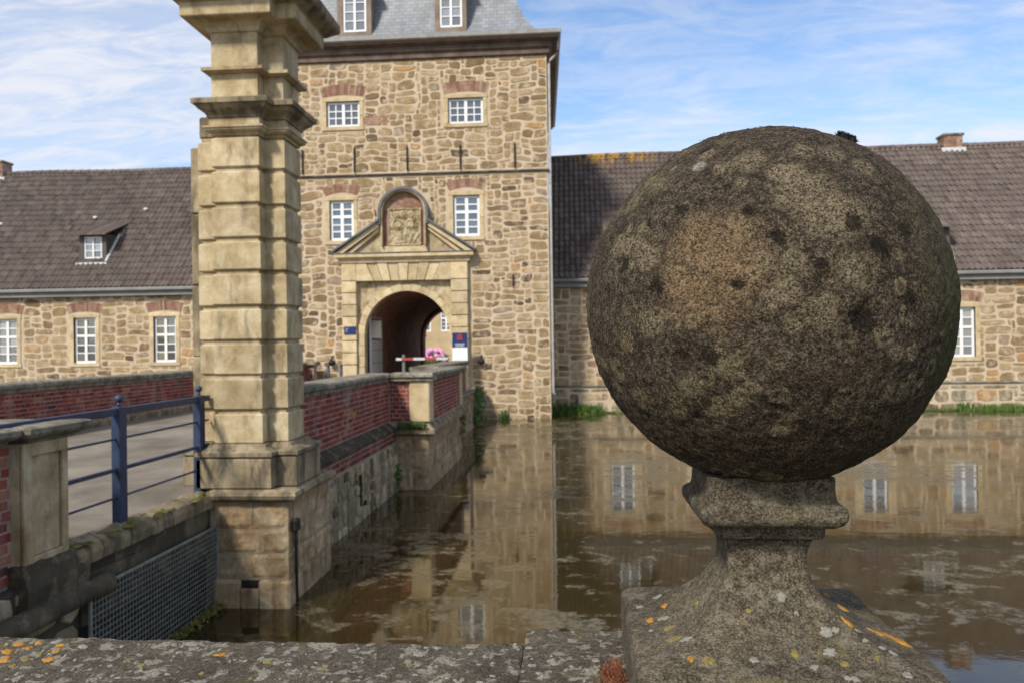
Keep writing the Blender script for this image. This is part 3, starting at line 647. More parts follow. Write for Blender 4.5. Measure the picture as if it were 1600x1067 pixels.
holes += [(-8.70, -3.84, -1.2, 5.02)]
def tower_block(x, z):
    # pediment, niche, relieving arches, brick patch
    if z > 4.9:
        if abs(x+6.27) < 0.98 and z < 7.55-0.5*max(0, abs(x+6.27)-0.35): return True
        if z < 5.1+(2.75-abs(x+6.27))*0.66 and abs(x+6.27) < 2.75: return True
    for (a, b, c, d) in wins:
        xc = (a+b)/2; hw_ = (b-a)/2+0.22
        if abs(x-xc) < hw_ and d+0.1 < z < d+0.62-0.25*(abs(x-xc)/hw_)**2: return True
    return -7.9 < x < -6.9 and 9.98 < z < 10.42
def ttint(rnd, x, z): return min(1, max(0, rnd.gauss(0.48, 0.25)))
rubble(tower, FT, TX0+.02, TX1-.01, WZ-.05, 8.02, holes, 0.155, 0.118, (2, 6), (2, 3), RUB, 200, 3, 0.044, 0.013, ttint, tower_block, 0.085)
rubble(tower, FT, TX0+.02, TX1-.01, 8.20, TZ1+.02, holes, 0.155, 0.115, (2, 6), (2, 3), RUB, 100, 4, 0.044, 0.013, ttint, tower_block, 0.085, rest='upper_small_stones')
class FrSkew:
    k = 'S'
    def __call__(s, a, b, n):
        f = (a-TY)/(BY-TY); return (TX1+(BX1-TX1)*f+n, a, b)
rubble(tower, FrSkew(), TY+.05, BY, WZ, TZ1, (), 0.18, 0.15, (2, 5), (2, 3), RUB, 0, 5, 0.07, 0.015, ttint, None, 0.05, rest='flank_stones')
m = MB(); plan = [(TX0-.05, TY-.055), (TX1+.045, TY-.055), (TX1+.045, TY+.2), (TX0-.05, TY+.2)]
plan_loft(m, plan, [(-.02, 8.06), (0.015, 8.075), (0.015, 8.115), (-.03, 8.15)], 0.3); m.build('string_course', STAIN, tower)
for (x, z0, z1) in [(hit(px, 250, Y=TY).x, 8.22, 9.15) for px in (473, 554, 636.5, 719.5, 804.5)]+[(-2.16, 3.74, 4.22)]:
    m = MB(); m.box(x-.028, x+.028, TY-.075, TY-.02, z0, z1, 0.008); m.build('wall_anchor', IRON, tower)
m = MB()
rnd = random.Random(8)
for i in range(5):
    for j in range(4):
        xa = -7.88+i*0.2+(0.1 if j % 2 else 0)+rnd.uniform(-.02, .02); brick_geo(FT, xa, xa+0.18, 10.0+j*0.1, 10.08+j*0.1, 0.012, rnd.uniform(0.3, 0.8), m)
m.build('brick_patch', OBRK, tower, kind='stuff')
for i, (a, b, c, d) in enumerate(up_win):
    window(tower, FT, a, b, c, d, rows_lo=3, transom=False, recess=0.08, fw=0.09, bar=0.038, split=2, seed=20+i)
    surround(tower, FT, a, b, c, d, 0.15, 0.15, 0.15, seed=30+i); brick_arch(tower, FT, (a+b)/2, d+0.155, (b-a)/2+0.16, 0.10, 0.40, 21, i)
for i, (a, b, c, d) in enumerate(mid_win):
    window(tower, FT, a, b, c, d, rows_lo=3, rows_hi=2, transom=True, recess=0.08, fw=0.10, bar=0.045, seed=40+i)
    surround(tower, FT, a, b, c, d, 0.16, 0.17, 0.16, seed=50+i); brick_arch(tower, FT, (a+b)/2, d+0.175, (b-a)/2+0.14, 0.14, 0.33, 17, 10+i)
# --- portal: pilaster blocks, flat arch, arched field
rnd = random.Random(5)
for (xa, xb) in ((-8.68, -8.13), (-4.49, -3.87)):
    nb = 9; z = 0.0; H = 4.07/nb
    for i in range(nb):
        m = MB(); e = 0.02 if i % 2 == 0 else 0.0
        m.box(xa-e*0.5, xb+e*0.5-0.001, TY-.20-e, TY+.1, z+.012, z+H-.012, 0.02, rnd.random()); m.build('pilaster_block', ASH, tower); z += H
    m = MB(); m.box(xa+.012, xb-.013, TY-.17, TY+.05, 0.0, 4.06, 0, 0.1); m.build('pilaster_core', PILD, tower)
    m = MB(); m.box(xa-.01, xb+.009, TY-.21, TY+.1, 4.08, 4.72, 0.02, rnd.random()); m.build('pilaster_block', ASH, tower)
nv = 9; xs0 = np.linspace(PX0+.004, PX1-.004, nv+1); cxp = (PX0+PX1)/2
for i in range(nv):
    def top(x): return cxp+(x-cxp)*1.0
    a0_, a1_ = xs0[i], xs0[i+1]; sl = 0.20
    b0_, b1_ = cxp+(a0_-cxp)*(1.0), cxp+(a1_-cxp)*1.0
    lo0 = cxp+(a0_-cxp)*0.80 if 0 < i else a0_; lo1 = cxp+(a1_-cxp)*0.80 if i < nv-1 else a1_
    q = [(lo0+.012, 4.07), (lo1-.012, 4.07), (b1_-.012, 4.72), (b0_+.012, 4.72)]; y0 = TY-.17-(0.03 if i % 2 == 0 else 0)
    m = MB(); m.add([(x, y0, z) for x, z in q]+[(x, TY+.1, z) for x, z in q], [(0, 1, 2, 3), (0, 4, 5, 1), (1, 5, 6, 2), (2, 6, 7, 3), (3, 7, 4, 0)], rnd.random()); m.build('voussoir', ASH, tower)
m = MB(); m.box(PX0+.01, PX1-.01, TY-.11, TY+.05, 4.062, 4.70, 0, 0.1); m.build('lintel_core', PILD, tower)
def arch_plate(name, mat, xl, xr, zt, al, ar, zs, yf, depth, parent, z0=0.0, n=28, ring=True):
    m = MB(); R = (ar-al)/2; xc = (al+ar)/2
    arc = [(xc-R*math.cos(math.pi*i/n), zs+R*math.sin(math.pi*i/n)) for i in range(n+1)]
    out_ = [(xl+(xr-xl)*i/n, zt) for i in range(n+1)]
    def q(pts): m.add([(x, yf, z) for x, z in pts], [tuple(range(len(pts)))])
    for i in range(n): q([arc[i], arc[i+1], out_[i+1], out_[i]])
    q([(xl, z0), (al, z0), (al, zs), (xl, zt)]); q([(ar, z0), (xr, z0), (xr, zt), (ar, zs)])
    path = [(al, z0)]+arc+[(ar, z0)]
    for i in range(len(path)-1):
        (xa, za), (xb, zb) = path[i], path[i+1]; m.quad((xa, yf, za), (xb, yf, zb), (xb, yf+depth, zb), (xa, yf+depth, za))
    for (p, r_) in (((xl, z0), (xl, zt)), ((xl, zt), (xr, zt)), ((xr, zt), (xr, z0))): m.quad((p[0], yf, p[1]), (r_[0], yf, r_[1]), (r_[0], yf+depth, r_[1]), (p[0], yf+depth, p[1]))
    return m.build(name, mat, parent, fixn=False)
AL, AR, AS = -7.85, -4.60, 2.05
arch_plate('portal_field', PILL, PX0+.003, PX1-.003, PZ+.005, AL-.14, AR+.14, AS, TY+.05, 0.1, tower)
# voussoirs of the gate arch
nv = 15; xc = (AL+AR)/2; R0 = (AR-AL)/2; R1 = R0+0.26
def arc_block(t0, t1, r0, r1, y0, y1, tint):
    mm = MB(); k = 4; ins = [(xc-r0*math.cos(t0+(t1-t0)*i/k), AS+r0*math.sin(t0+(t1-t0)*i/k)) for i in range(k+1)]; ous = [(xc-r1*math.cos(t0+(t1-t0)*i/k), AS+r1*math.sin(t0+(t1-t0)*i/k)) for i in range(k+1)]
    pl = ins+ous[::-1]; n = len(pl); mm.loft([[(x, y0, z) for x, z in pl], [(x, y1, z) for x, z in pl]], tint=tint); return mm
for i in range(nv): arc_block(math.pi*(i+.015)/nv, math.pi*(i+.985)/nv, R0, R1-0.03*(i % 2), TY-.075-rnd.uniform(0, .015), TY+.3, rnd.uniform(.2, 1)).build('arch_stone', ASH, tower)
for (xa, xb) in ((AL-.26, AL), (AR, AR+.26)):
    z = 0.0
    for i in range(5): m = MB(); m.box(xa, xb, TY-.08-rnd.uniform(0, .012), TY+.3, z+.005, z+.405, 0.012, rnd.random()); m.build('jamb_stone', ASH, tower); z += 0.41
# vaulted passage
m = MB(); n = 20; al, ar = AL-.02, AR+.02; R = (ar-al)/2
path = [(al, -.004)]+[(xc-R*math.cos(math.pi*i/n), AS+R*math.sin(math.pi*i/n)) for i in range(n+1)]+[(ar, -.004)]
for (xa, za), (xb, zb) in zip(path[:-1], path[1:]): m.quad((xa, TY+.25, za), (xb, TY+.25, zb), (xb, BY-.4, zb), (xa, BY-.4, za))
m.build('vaulted_passage', VAULT, tower, fixn=False, smooth=False)
arch_plate('court_arch', VAULT, -8.6, -4.0, 4.6, AL+.10, AR-.10, AS-.1, BY-.6, 0.7, tower)
# gate leaf folded back against the left wall
m = MB(); m.box(-7.80, -7.72, 30.4, 32.25, 0.05, 1.85, 0.01); leaf = m.build('gate_leaf', DOORW, tower)
m = MB()
for z in (0.45, 0.95, 1.45): m.box(-7.721, -7.712, 30.45, 32.2, z-.012, z+.012)
m.build('rail', GREYP, leaf)
m = MB(); m.box(-7.785, -7.735, 30.45, 32.2, 1.9, 2.62, 0.005); m.build('glazing', DOORG, leaf)
m = MB(); m.box(-7.80, -7.72, 30.4, 30.47, 1.852, 2.70, 0.005); m.box(-7.80, -7.72, 32.18, 32.25, 1.852, 2.70, 0.005); m.box(-7.801, -7.719, 30.41, 32.24, 2.70, 2.78, 0.005); m.build('glazing_frame', DOORW, leaf)
# entablature and pediment
m = MB(); plan = [(-8.72, TY-.22), (-3.80, TY-.22), (-3.80, TY+.1), (-8.72, TY+.1)]
plan_loft(m, plan, [(0, 4.73), (0.03, 4.76), (0.03, 4.84), (0.12, 4.93), (0.18, 4.95), (0.18, 5.06), (0.10, 5.09)], 0.6); m.build('portal_cornice', ASH, tower)
m = MB(); plan_loft(m, [(-8.72, TY-.22), (-3.80, TY-.22), (-3.80, TY+.1), (-8.72, TY+.1)], [(0.12, 5.092), (0.21, 5.092), (0.20, 5.12), (0.1, 5.125)]); m.build('cornice_flashing', LEAD, tower)
NX = -6.27
for sgn in (-1, 1):
    def rk(off0, off1, y0, y1, xin, xout, mat, name, tint):
        # strip along the rake between two perpendicular offsets
        xi, xo = NX+sgn*xin, NX+sgn*xout; zi, zo = 6.30, 5.13+0.0
        dxx, dzz = xo-xi, zo-zi; L = math.hypot(dxx, dzz); nx_, nz_ = -dzz/L*sgn, abs(dxx)/L
        q = [(xi+nx_*off0*0, zi+off0), (xo, zo+off0), (xo, zo+off1), (xi, zi+off1)]
        mm = MB(); mm.add([(x, y0, z) for x, z in q]+[(x, y1, z) for x, z in q], [(0, 1, 2, 3), (4, 7, 6, 5), (0, 4, 5, 1), (1, 5, 6, 2), (2, 6, 7, 3), (3, 7, 4, 0)], tint); mm.build(name, mat, tower)
    rk(-0.20, 0.0, TY-.30, TY+.05, 0.93, 2.62, ASH, 'raking_cornice', 0.6)
    rk(-0.34, -0.203, TY-.20, TY+.05, 0.93, 2.45, ASH, 'raking_moulding', 0.5)
    rk(0.003, 0.085, TY-.42, TY+.05, 0.91, 2.72, LEAD, 'raking_flashing', 0.5)
m = MB(); m.add([(x, y, z) for y in (TY-.07, TY+.03) for (x, z) in ((-8.75, 5.126), (-3.79, 5.126), (-5.36, 6.18), (-7.18, 6.18))], [(0, 1, 2, 3), (4, 7, 6, 5), (0, 4, 5, 1), (1, 5, 6, 2), (2, 6, 7, 3), (3, 7, 4, 0)], 0.3); m.build('tympanum', PILL, tower)
m = MB(); m.box(NX-.90, NX+.90, TY-.16, TY-.071, 5.128, 5.36, 0.02, 0.6); m.build('niche_sill', ASH, tower)
def arch_ring(name, mat, r0, r1, zs, y0, y1, zb, tint=0.5):
    mm = MB(); k = 22; ins = [(NX-r0*math.cos(math.pi*i/k), zs+r0*math.sin(math.pi*i/k)) for i in range(k+1)]; ous = [(NX-r1*math.cos(math.pi*i/k), zs+r1*math.sin(math.pi*i/k)) for i in range(k+1)]
    ins = [(NX-r0, zb)]+ins+[(NX+r0, zb)]; ous = [(NX-r1, zb)]+ous+[(NX+r1, zb)]; n = len(ins); vs = []; fs = []
    for y in (y0, y1): vs += [(x, y, z) for x, z in ins]+[(x, y, z) for x, z in ous]
    for i in range(n-1):
        a, b, c, d = i, i+1, n+i+1, n+i; fs += [(a, b, c, d), (2*n+a, 2*n+d, 2*n+c, 2*n+b), (a, 2*n+a, 2*n+b, b), (d, c, 2*n+c, 2*n+d)]
    mm.add(vs, fs, tint); return mm.build(name, mat, tower)
arch_ring('niche_hood', LEAD, 0.86, 0.96, 6.62, TY-.36, TY+.02, 6.18)
arch_ring('niche_jamb', PILL, 0.80, 0.857, 6.62, TY-.30, TY+.02, 5.37, 0.5)
m = MB(); k = 20; pl = [(NX-.80, 5.37), (NX+.80, 5.37)]+[(NX+.80*math.cos(math.pi*i/k), 6.62+.80*math.sin(math.pi*i/k)) for i in range(k+1)]
m.loft([[(x, TY-.075, z) for x, z in pl], [(x, TY+.02, z) for x, z in pl]]); m.build('niche_back', VAULT, tower)
m = MB(); rnd = random.Random(2)
for r in range(11):
    z = 6.72+r*.065; hw_ = math.sqrt(max(0.0, .78**2-max(0, z+.05-6.62)**2)); x = NX-hw_
    while x < NX+hw_-.1: brick_geo(Fr('F', TY-.075), x, min(x+.19, NX+hw_), z, z+.052, 0.012, rnd.uniform(.35, .8), m); x += .205
m.build('niche_brick', OBRK, tower, kind='stuff')
# carved coat of arms
m = MB(); gx, gz = 64, 70; wx, wz_ = 1.26, 1.40; x0, z0 = NX-wx/2+.03, 5.38
def relief(u, v):
    h = 0.0
    if u < .045 or u > .955 or v < .03 or v > .97: h += .04
    for cx_, cy_, rx, ry in ((.30, .56, .19, .15), (.70, .56, .19, .15)):
        d = ((u-cx_)/rx)**2+((v-cy_)/ry)**2
        if d < 1: h += .07*(1-d)**.4
        if .35 < d < .55: h -= .045
    for cx_, cy_, r in ((.28, .80, .10), (.50, .83, .12), (.72, .80, .10), (.2, .70, .06), (.8, .70, .06)):
        d = math.hypot(u-cx_, v-cy_)/r
        if d < 1: h += .08*(1-d*d)**.5
        if .45 < d < .65: h -= .03
    for cx_, s in ((.5, 0), (.33, .6), (.67, -.6), (.18, 1.0), (.82, -1.0)):
        d = abs((u-cx_)+s*(v-.15)*.7)/.06
        if d < 1 and .06 < v < .32: h += .05*(1-d)
    h += .022*noise.noise(Vector((u*11, v*12, 3)))+.012*noise.noise(Vector((u*27, v*29, 8)))
    return max(-.005, h)
vs = [(x0+wx*i/gx, TY-.135-relief(i/gx, j/gz), z0+wz_*j/gz) for j in range(gz+1) for i in range(gx+1)]
m.add(vs, [(j*(gx+1)+i, j*(gx+1)+i+1, (j+1)*(gx+1)+i+1, (j+1)*(gx+1)+i) for j in range(gz) for i in range(gx)], 0.35); m.build('coat_of_arms', PILL, tower, fixn=False)
m = MB(); m.box(x0, x0+wx, TY-.132, TY-.06, z0, z0+wz_, 0, .35); m.build('shield_slab', PILD, tower)
# eaves and roof
tplan = [(TX0, TY), (TX1, TY), (BX1, BY), (BX0, BY)]
m = MB(); plan_loft(m, tplan, [(0.02, TZ1-.02), (0.10, TZ1+.02), (0.10, TZ1+.18), (0.2, TZ1+.26), (0.2, TZ1+.42), (0.42, TZ1+.50), (0.44, TZ1+.70), (0.2, TZ1+.72)]); m.build('eaves_cornice', WOOD, tower)
m = MB(); rnd = random.Random(4)
plan_loft(m, tplan, [(0.446, TZ1+.58), (0.53, TZ1+.62), (0.56, TZ1+.75), (0.535, TZ1+.75), (0.515, TZ1+.66), (0.446, TZ1+.64)]); m.build('gutter', ZINC, tower)
m = MB(); prof = [(-o, z) for (o, z) in ((-.47, 13.19), (-.1, 13.27), (.2, 13.42), (.42, 13.62), (.62, 13.88), (.78, 14.15), (.92, 14.45), (1.14, 15.05), (1.35, 15.8), (1.6, 16.9), (1.85, 18.2), (2.0, 19.0))]
plan_loft(m, tplan, prof); m.build('slate_roof', SLATE, tower)
for (wa, wb, zb, fx) in ((-8.66, -7.76, 13.78, (-8.90, -7.55)), (-4.88, -4.02, 13.80, (-5.08, -3.84))):
    FD = Fr('F', TY+.42); zt = 15.55
    m = MB(); fbox(m, FD, fx[0], wa, 13.55, zt, -1.2, 0.0, 0.01); fbox(m, FD, wb, fx[1], 13.551, zt, -1.2, 0.0, 0.01); fbox(m, FD, wa, wb, 13.56, zb-.001, -1.2, 0.0, .01); fbox(m, FD, wa, wb, zt-.2, zt, -1.2, -.001, .01)
    dm = m.build('dormer', WOODL, tower); window(tower, FD, wa, wb, zb, zt-.2, rows_lo=4, transom=False, recess=0.03, fw=0.07, bar=0.03, split=1, seed=int(-wa*7), glass=CURT)
    m = MB(); fbox(m, FD, fx[0]-.06, fx[1]+.06, 13.44, 13.549, -.5, 0.05, .01); m.build('flashing', LEAD, dm)
    m = MB(); fbox(m, FD, fx[0]-.12, fx[1]+.12, zt+.001, zt+.16, -1.3, 0.12, .02); m.build('dormer_roof', SLATE, dm)
pts = [(-0.36, TY+.05, 13.05), (-0.36, TY+.05, 12.62), (-0.46, TY+.05, 12.4), (-0.66, TY+.06, 12.25), (-0.72, TY+.06, 12.1), (-0.72, TY+.06, -0.2), (-0.62, TY+.06, -0.32)]
m = MB(); m.tube(pts, 0.05, 10); m.build('downpipe', ZINC, tower, smooth=True)
m = MB()
for z in (10.5, 7.6, 4.6, 1.6): m.tube([(-.72, TY+.06, z), (-.72, TY+.06, z+.05)], 0.062, 10); m.box(-.80, -.74, TY+.04, TY+.08, z, z+.05)
m.build('pipe_bracket', ZINC, tower)
# iron bells on the wall beside the portal
for px, py in ((519, 565), (752, 563)):
    p = hit(px, py, Y=TY-.12); b = thing('wall_lamp', (p.x, TY, p.z-.2), 'small round black iron lamp on wall ' + ('beside the blue plaque' if px < 600 else 'beside the white and blue notice board'), 'lamp', 'iron lamps flanking the gateway')
    m = MB(); m.sphere((p.x, TY-.17, p.z-.03), 0.13, 14, 10, sz=0.9); m.build('globe', IRON, b, smooth=True)
    m = MB(); m.tube([(p.x, TY+.02, p.z+.2), (p.x, TY-.12, p.z+.22), (p.x, TY-.17, p.z+.17), (p.x, TY-.17, p.z+.05)], 0.02, 8); m.sphere((p.x, TY-.17, p.z+.12), .045, 10, 6); m.build('bracket', IRON, b, smooth=True)

# ================================================================== wings
EZ, RZ, EY, RY = 4.22, 10.35, 32.22, 37.65
def pantiles(parent, x0, x1, seed, orange=None, name='roof_tiles'):
    rnd = np.random.default_rng(seed); tw, tl = 0.225, 0.365; SL = math.hypot(RZ-EZ, RY-EY); nr = int(SL/tl); tl = SL/nr; nc = int((x1-x0)/tw); tw = (x1-x0)/nc
    sy, sz = (RY-EY)/SL, (RZ-EZ)/SL; ny_, nz_ = -sz, sy; S = 5
    prof = [(0.0, .045), (.2, .075), (.4, .04), (.65, -.005), (.85, .004)]
    V = []; F = []; T = []; off = 0
    xs = np.array([x0+(c+prof[s][0])*tw for c in range(nc) for s in range(S)]+[x1]); hs = np.array([prof[s][1] for c in range(nc) for s in range(S)]+[.035]); n = len(xs)
    for r in range(nr):
        tint = np.repeat(np.clip(rnd.normal(.5, .22, nc), 0, 1), S); tint = np.append(tint, tint[-1]); jit = np.repeat(rnd.normal(0, .006, nc), S); jit = np.append(jit, 0)
        sag = 0.03*np.sin(xs*.35+seed)+0.02*np.sin(xs*.9)
        for (d, lift) in ((r*tl-.015, .012), (r*tl-.015, .042), ((r+1)*tl, .006)):
            h = hs+lift+jit if lift > .02 or lift < .01 else hs*0+lift
            yy = EY+d*sy+h*ny_; zz_ = EZ+d*sz+h*nz_+sag*(r/nr)
            V += list(zip(xs.tolist(), yy.tolist(), zz_.tolist())); T += tint.tolist()
        for k in range(2):
            b = off+k*n; F += [(b+i, b+i+1, b+n+i+1, b+n+i) for i in range(n-1)]
        off += 3*n
    m = MB(); m.v = V; m.f = F; m.t = T
    o = m.build(name, TILE, parent, kind='stuff', fixn=False); return o
def roof_surface_y(z): return EY+(z-EZ)*(RY-EY)/(RZ-EZ)
def roof_dormer(parent, px, yb, w=1.15, h=1.05, seed=0):
    d = ray(px, yb); # intersect with the roof plane
    sy, sz = (RY-EY), (RZ-EZ); nrm = Vector((0, -sz, sy)); t = (Vector((0, EY, EZ))-CAM).dot(nrm)/d.dot(nrm); p = CAM+t*d
    x, y, z = p.x, p.y-0.02, p.z; FD = Fr('F', y); zt = z+h+.12
    a0, a1 = x-w/2, x+w/2; wa, wb = x-.40, x+.40
    yb_ = roof_surface_y(zt)+.25
    m = MB(); fbox(m, FD, a0, wa, z-.1, zt, -.15, 0); fbox(m, FD, wb, a1, z-.1, zt, -.15, 0); fbox(m, FD, wa, wb, z-.1, z+.1, -.15, 0); fbox(m, FD, wa, wb, zt-.12, zt, -.15, 0)
    for xx in (a0, a1):   # cheeks, triangular to the roof
        e = .03 if xx == a1 else -.03
        pts = [(y+.0, z-.05), (y, zt), (roof_surface_y(zt)+.1, zt)]
        m.loft([[(xx, py_, pz) for py_, pz in pts], [(xx+e, py_, pz) for py_, pz in pts]])
    dm = m.build('dormer', TILEC, parent); window(parent, FD, wa, wb, z+.1, zt-.12, rows_lo=3, transom=False, recess=0.02, fw=0.06, bar=0.03, split=1, seed=seed, glass=CURT)
    # lean-to tile roof
    zb2 = zt+.85; y2 = roof_surface_y(zb2)+.15; y1 = y-.28; z1 = zt-.02; m = MB(); n = 9
    for i in range(n):
        xa, xb = a0-.16+(w+.32)*i/n, a0-.16+(w+.32)*(i+1)/n; xm = (xa+xb)/2
        for (pa, pb, l0, l1) in ((xa, xm, .0, .05), (xm, xb, .05, .0)):
            m.add([(pa, y1, z1+l0), (pb, y1, z1+l1), (pb, y2, zb2+l1), (pa, y2, zb2+l0), (pa, y1, z1-.06), (pb, y1, z1-.06), (pb, y2, zb2-.06), (pa, y2, zb2-.06)], [(0, 1, 2, 3), (4, 7, 6, 5), (0, 4, 5, 1), (3, 2, 6, 7), (0, 3, 7, 4), (1, 5, 6, 2)], random.Random(i+seed).random())
    m.build('tile_hood', TILE, dm, fixn=False)
    m = MB(); fbox(m, FD, a0-.12, a1+.12, z-.17, z-.09, -.2, .17)
    m.tube([(a1+.07, y-.12, z-.06), (a1+.07, roof_surface_y(zt)-.08, zt+.10)], .06, 6); m.tube([(a1+.09, roof_surface_y(zt), zt), (a1+.09, roof_surface_y(zt+.5)-.02, zt+.5)], .05, 6)
    m.tube([(a0-.09, y, z-.12), (a0-.09, roof_surface_y(zt)+.05, zt+.05)], .055, 6)
    m.build('flashing', WHITEG, dm); return dm
TILEC = m_simple('dormer_cladding', (0.085, 0.07, 0.065), 0.7, 0.2, 4, 0.2, 0.01)
WY = 32.5; FW = Fr('F', WY)
def wing(x0, x1, winlist, label, seed, dormers, side):
    wg = thing('castle_wing', ((x0+x1)/2, WY, WZ), label, 'building')
    hs_ = [(x-w_/2, x+w_/2, zb, zt) for (x, w_, zb, zt) in winlist]
    m = MB(); wall_holes(m, FW, x0, x1, -1.6, EZ-.02, hs_, 0.3); m.quad((x0, WY+.3, -1.6), (x1, WY+.3, -1.6), (x1, WY+.3, EZ-.02), (x0, WY+.3, EZ-.02))
    xe = x1 if side > 0 else x0   # far gable
    m.quad((xe, WY, -1.6), (xe, WY+10, -1.6), (xe, WY+10, EZ), (xe, WY, EZ)); m.quad((x0, WY+10, -1.6), (x1, WY+10, -1.6), (x1, WY+10, EZ), (x0, WY+10, EZ))
    m.build('wall_core', MORT, wg, fixn=False)
    hh = [(a-.2, b+.2, c-.16, d+.2) for (a, b, c, d) in hs_]
    def blk(x, z):
        for (a, b, c, d) in hs_:
            xc = (a+b)/2; hw_ = (b-a)/2+.3
            if abs(x-xc) < hw_ and d+.1 < z < d+.68: return True
        return False
    rubble(wg, FW, x0, x1, -.12, EZ-.05, hh, 0.165, 0.125, (2, 6), (2, 3), RUB, 300, seed, 0.045, 0.013, lambda r, x, z: min(1, max(0, r.gauss(.52, .24))), blk, 0.07)
    m = MB(); m.box(x0, x1, WY-.11, WY+.05, -1.6, -.16); m.build('plinth_core', MORT, wg)
    rubble(wg, Fr('F', WY-.11), x0, x1, WZ-.05, -.2, (), 0.2, 0.17, (3, 6), (2, 3), RUBW, 120, seed+7, 0.05, 0.02, None, None, 0.03, name='plinth_stone', rest='plinth_courses')
    m = MB(); m.box(x0, x1, WY-.17, WY+.02, -.155, -.07, .02); m.build('plinth_ledge', COPE, wg)
    for i, (a, b, c, d) in enumerate(hs_):
        if not (inframe(((a+b)/2, WY, (c+d)/2), 60) or inframe(((a+b)/2, WY, 2*WZ-(c+d)/2), 60)): gl = GLASS
        gl = CURT if (side > 0 and i % 3 == 1) or (side < 0 and i % 4 == 2) else GLASS
        window(wg, FW, a, b, c, d, rows_lo=3, rows_hi=2, recess=0.09, fw=0.09, bar=0.042, seed=seed*10+i, glass=gl); surround(wg, FW, a, b, c, d, 0.17, 0.16, 0.15, seed=seed+i)
        brick_arch(wg, FW, (a+b)/2, d+.165, (b-a)/2+.24, .10, .40, 18, seed+i)
    pantiles(wg, x0, x1, seed)
    m = MB(); m.add([(x0, EY+.12, EZ-.06), (x1, EY+.12, EZ-.06), (x1, RY, RZ-.09), (x0, RY, RZ-.09)], [(0, 1, 2, 3)]); m.add([(x0, RY, RZ-.09), (x1, RY, RZ-.09), (x1, RY+5.2, EZ), (x0, RY+5.2, EZ)], [(0, 1, 2, 3)]); m.add([(xe, EY+.12, EZ-.06), (xe, RY, RZ-.09), (xe, RY+5.2, EZ)], [(0, 1, 2)]); m.build('roof_deck', TILEC, wg, fixn=False)
    # ridge tiles
    m = MB(); n = int((x1-x0)/.4); rnd = random.Random(seed)
    for i in range(n):
        xa = x0+(x1-x0)*i/n; xb = x0+(x1-x0)*(i+1)/n+.03; zr = RZ+.03*math.sin(xa*.35+seed)+.02*math.sin(xa*.9)
        m.loft([[(x, RY+(.15+e)*math.cos(t), zr-.06+(.15+e)*math.sin(t)) for t in np.linspace(0, math.pi, 7)] for x, e in ((xa, 0.0), (xb, .018))], tint=rnd.random())
    m.build('ridge_tiles', TILE, wg, kind='stuff')
    m = MB(); m.box(x0, x1, EY-.10, EY+.04, EZ-.17, EZ-.02, .03); m.build('gutter', LEAD2, wg)
    m = MB(); m.box(x0, x1, EY+.045, WY+.2, EZ-.36, EZ-.06); m.build('fascia', LEAD2, wg)
    for i, (px, yb) in enumerate(dormers): roof_dormer(wg, px, yb, w=1.15 if side < 0 else 1.5, seed=seed+i)
    return wg
LEAD2 = m_simple('grey_fascia_paint', (0.215, 0.21, 0.195), 0.75, 0.15, 2, 0.1, 0.004)
def xat(px, py=520): return hit(px, py, Y=WY).x
lw = wing(-36.0, TX0-.02, [(xat(px), 0.97, 1.06, 2.97) for px in (-234, -112, 10, 132.5, 257.5, 385)], 'long low stone wing with one small dormer, behind the brick parapet', 11, [(146, 408), (-75, 412)], -1)
rw = wing(TX1+.04-.15, 34.0, [(xat(px), 0.97, 0.86, 2.80) for px in (970, 1097, 1230, 1364, 1504, 1640)], 'long low stone wing with brick ridge chimney, rising from the moat', 12, [(978, 406), (1452, 400)], 1)
# chimneys on the ridge
def chimney(px0, px1, ytop, ybot, wg, seed):
    a = hit(px0, ytop, Y=RY-.3); b = hit(px1, ybot, Y=RY-.3); x0, x1 = a.x, b.x; zt, zb = a.z, b.z-.3
    m = MB(); m.box(x0+.01, x1-.01, RY-.3+.01, RY+.4, zb, zt-.01); ch = m.build('chimney', BMORT, wg)
    for fr, p0, p1 in ((Fr('F', RY-.3+.01), x0+.01, x1-.01), (Fr('L', x0+.01), RY-.29, RY+.4)):
        mm = MB(); rnd = random.Random(seed); n = int((zt-zb-.12)/.085)
        for r in range(n):
            st = .27 if r % 2 == 0 else .135; x = p0
            while x < p1-.02: brick_geo(fr, x+.008, min(x+st, p1)-.008, zb+r*.085+.008, zb+(r+1)*.085-.008, .012, min(1, max(0, rnd.gauss(.6, .25))), mm); x += st
        mm.build('chimney_bricks', OBRK, ch, kind='stuff')
    m = MB(); m.box(x0-.05, x1+.05, RY-.35, RY+.45, zt-.11, zt, .02); m.build('chimney_cap', PILD, ch)
    zf = RZ-.3; m = MB(); m.box(x0-.12, x1+.12, RY-.36, RY-.2, zf-.1, zf+.10, .02); m.build('flashing', WHITEG, ch)
chimney(1475, 1505, 209, 244, rw, 3)
chimney(-32, 4, 252, 268, lw, 4)
for wg, lst in ((lw, ((229, 329), (150, 342), (3, 352))), (rw, ((1452, 337),))):
    for (px, py) in lst:
        d = ray(px, py); nrm = Vector((0, -(RZ-EZ), RY-EY)); p = CAM+(Vector((0, EY, EZ+.08))-CAM).dot(nrm)/d.dot(nrm)*d
        m = MB(); m.box(p.x-.09, p.x+.09, p.y-.12, p.y+.05, p.z-.02, p.z+.10, .03); m.build('roof_vent', WHITEG, wg)

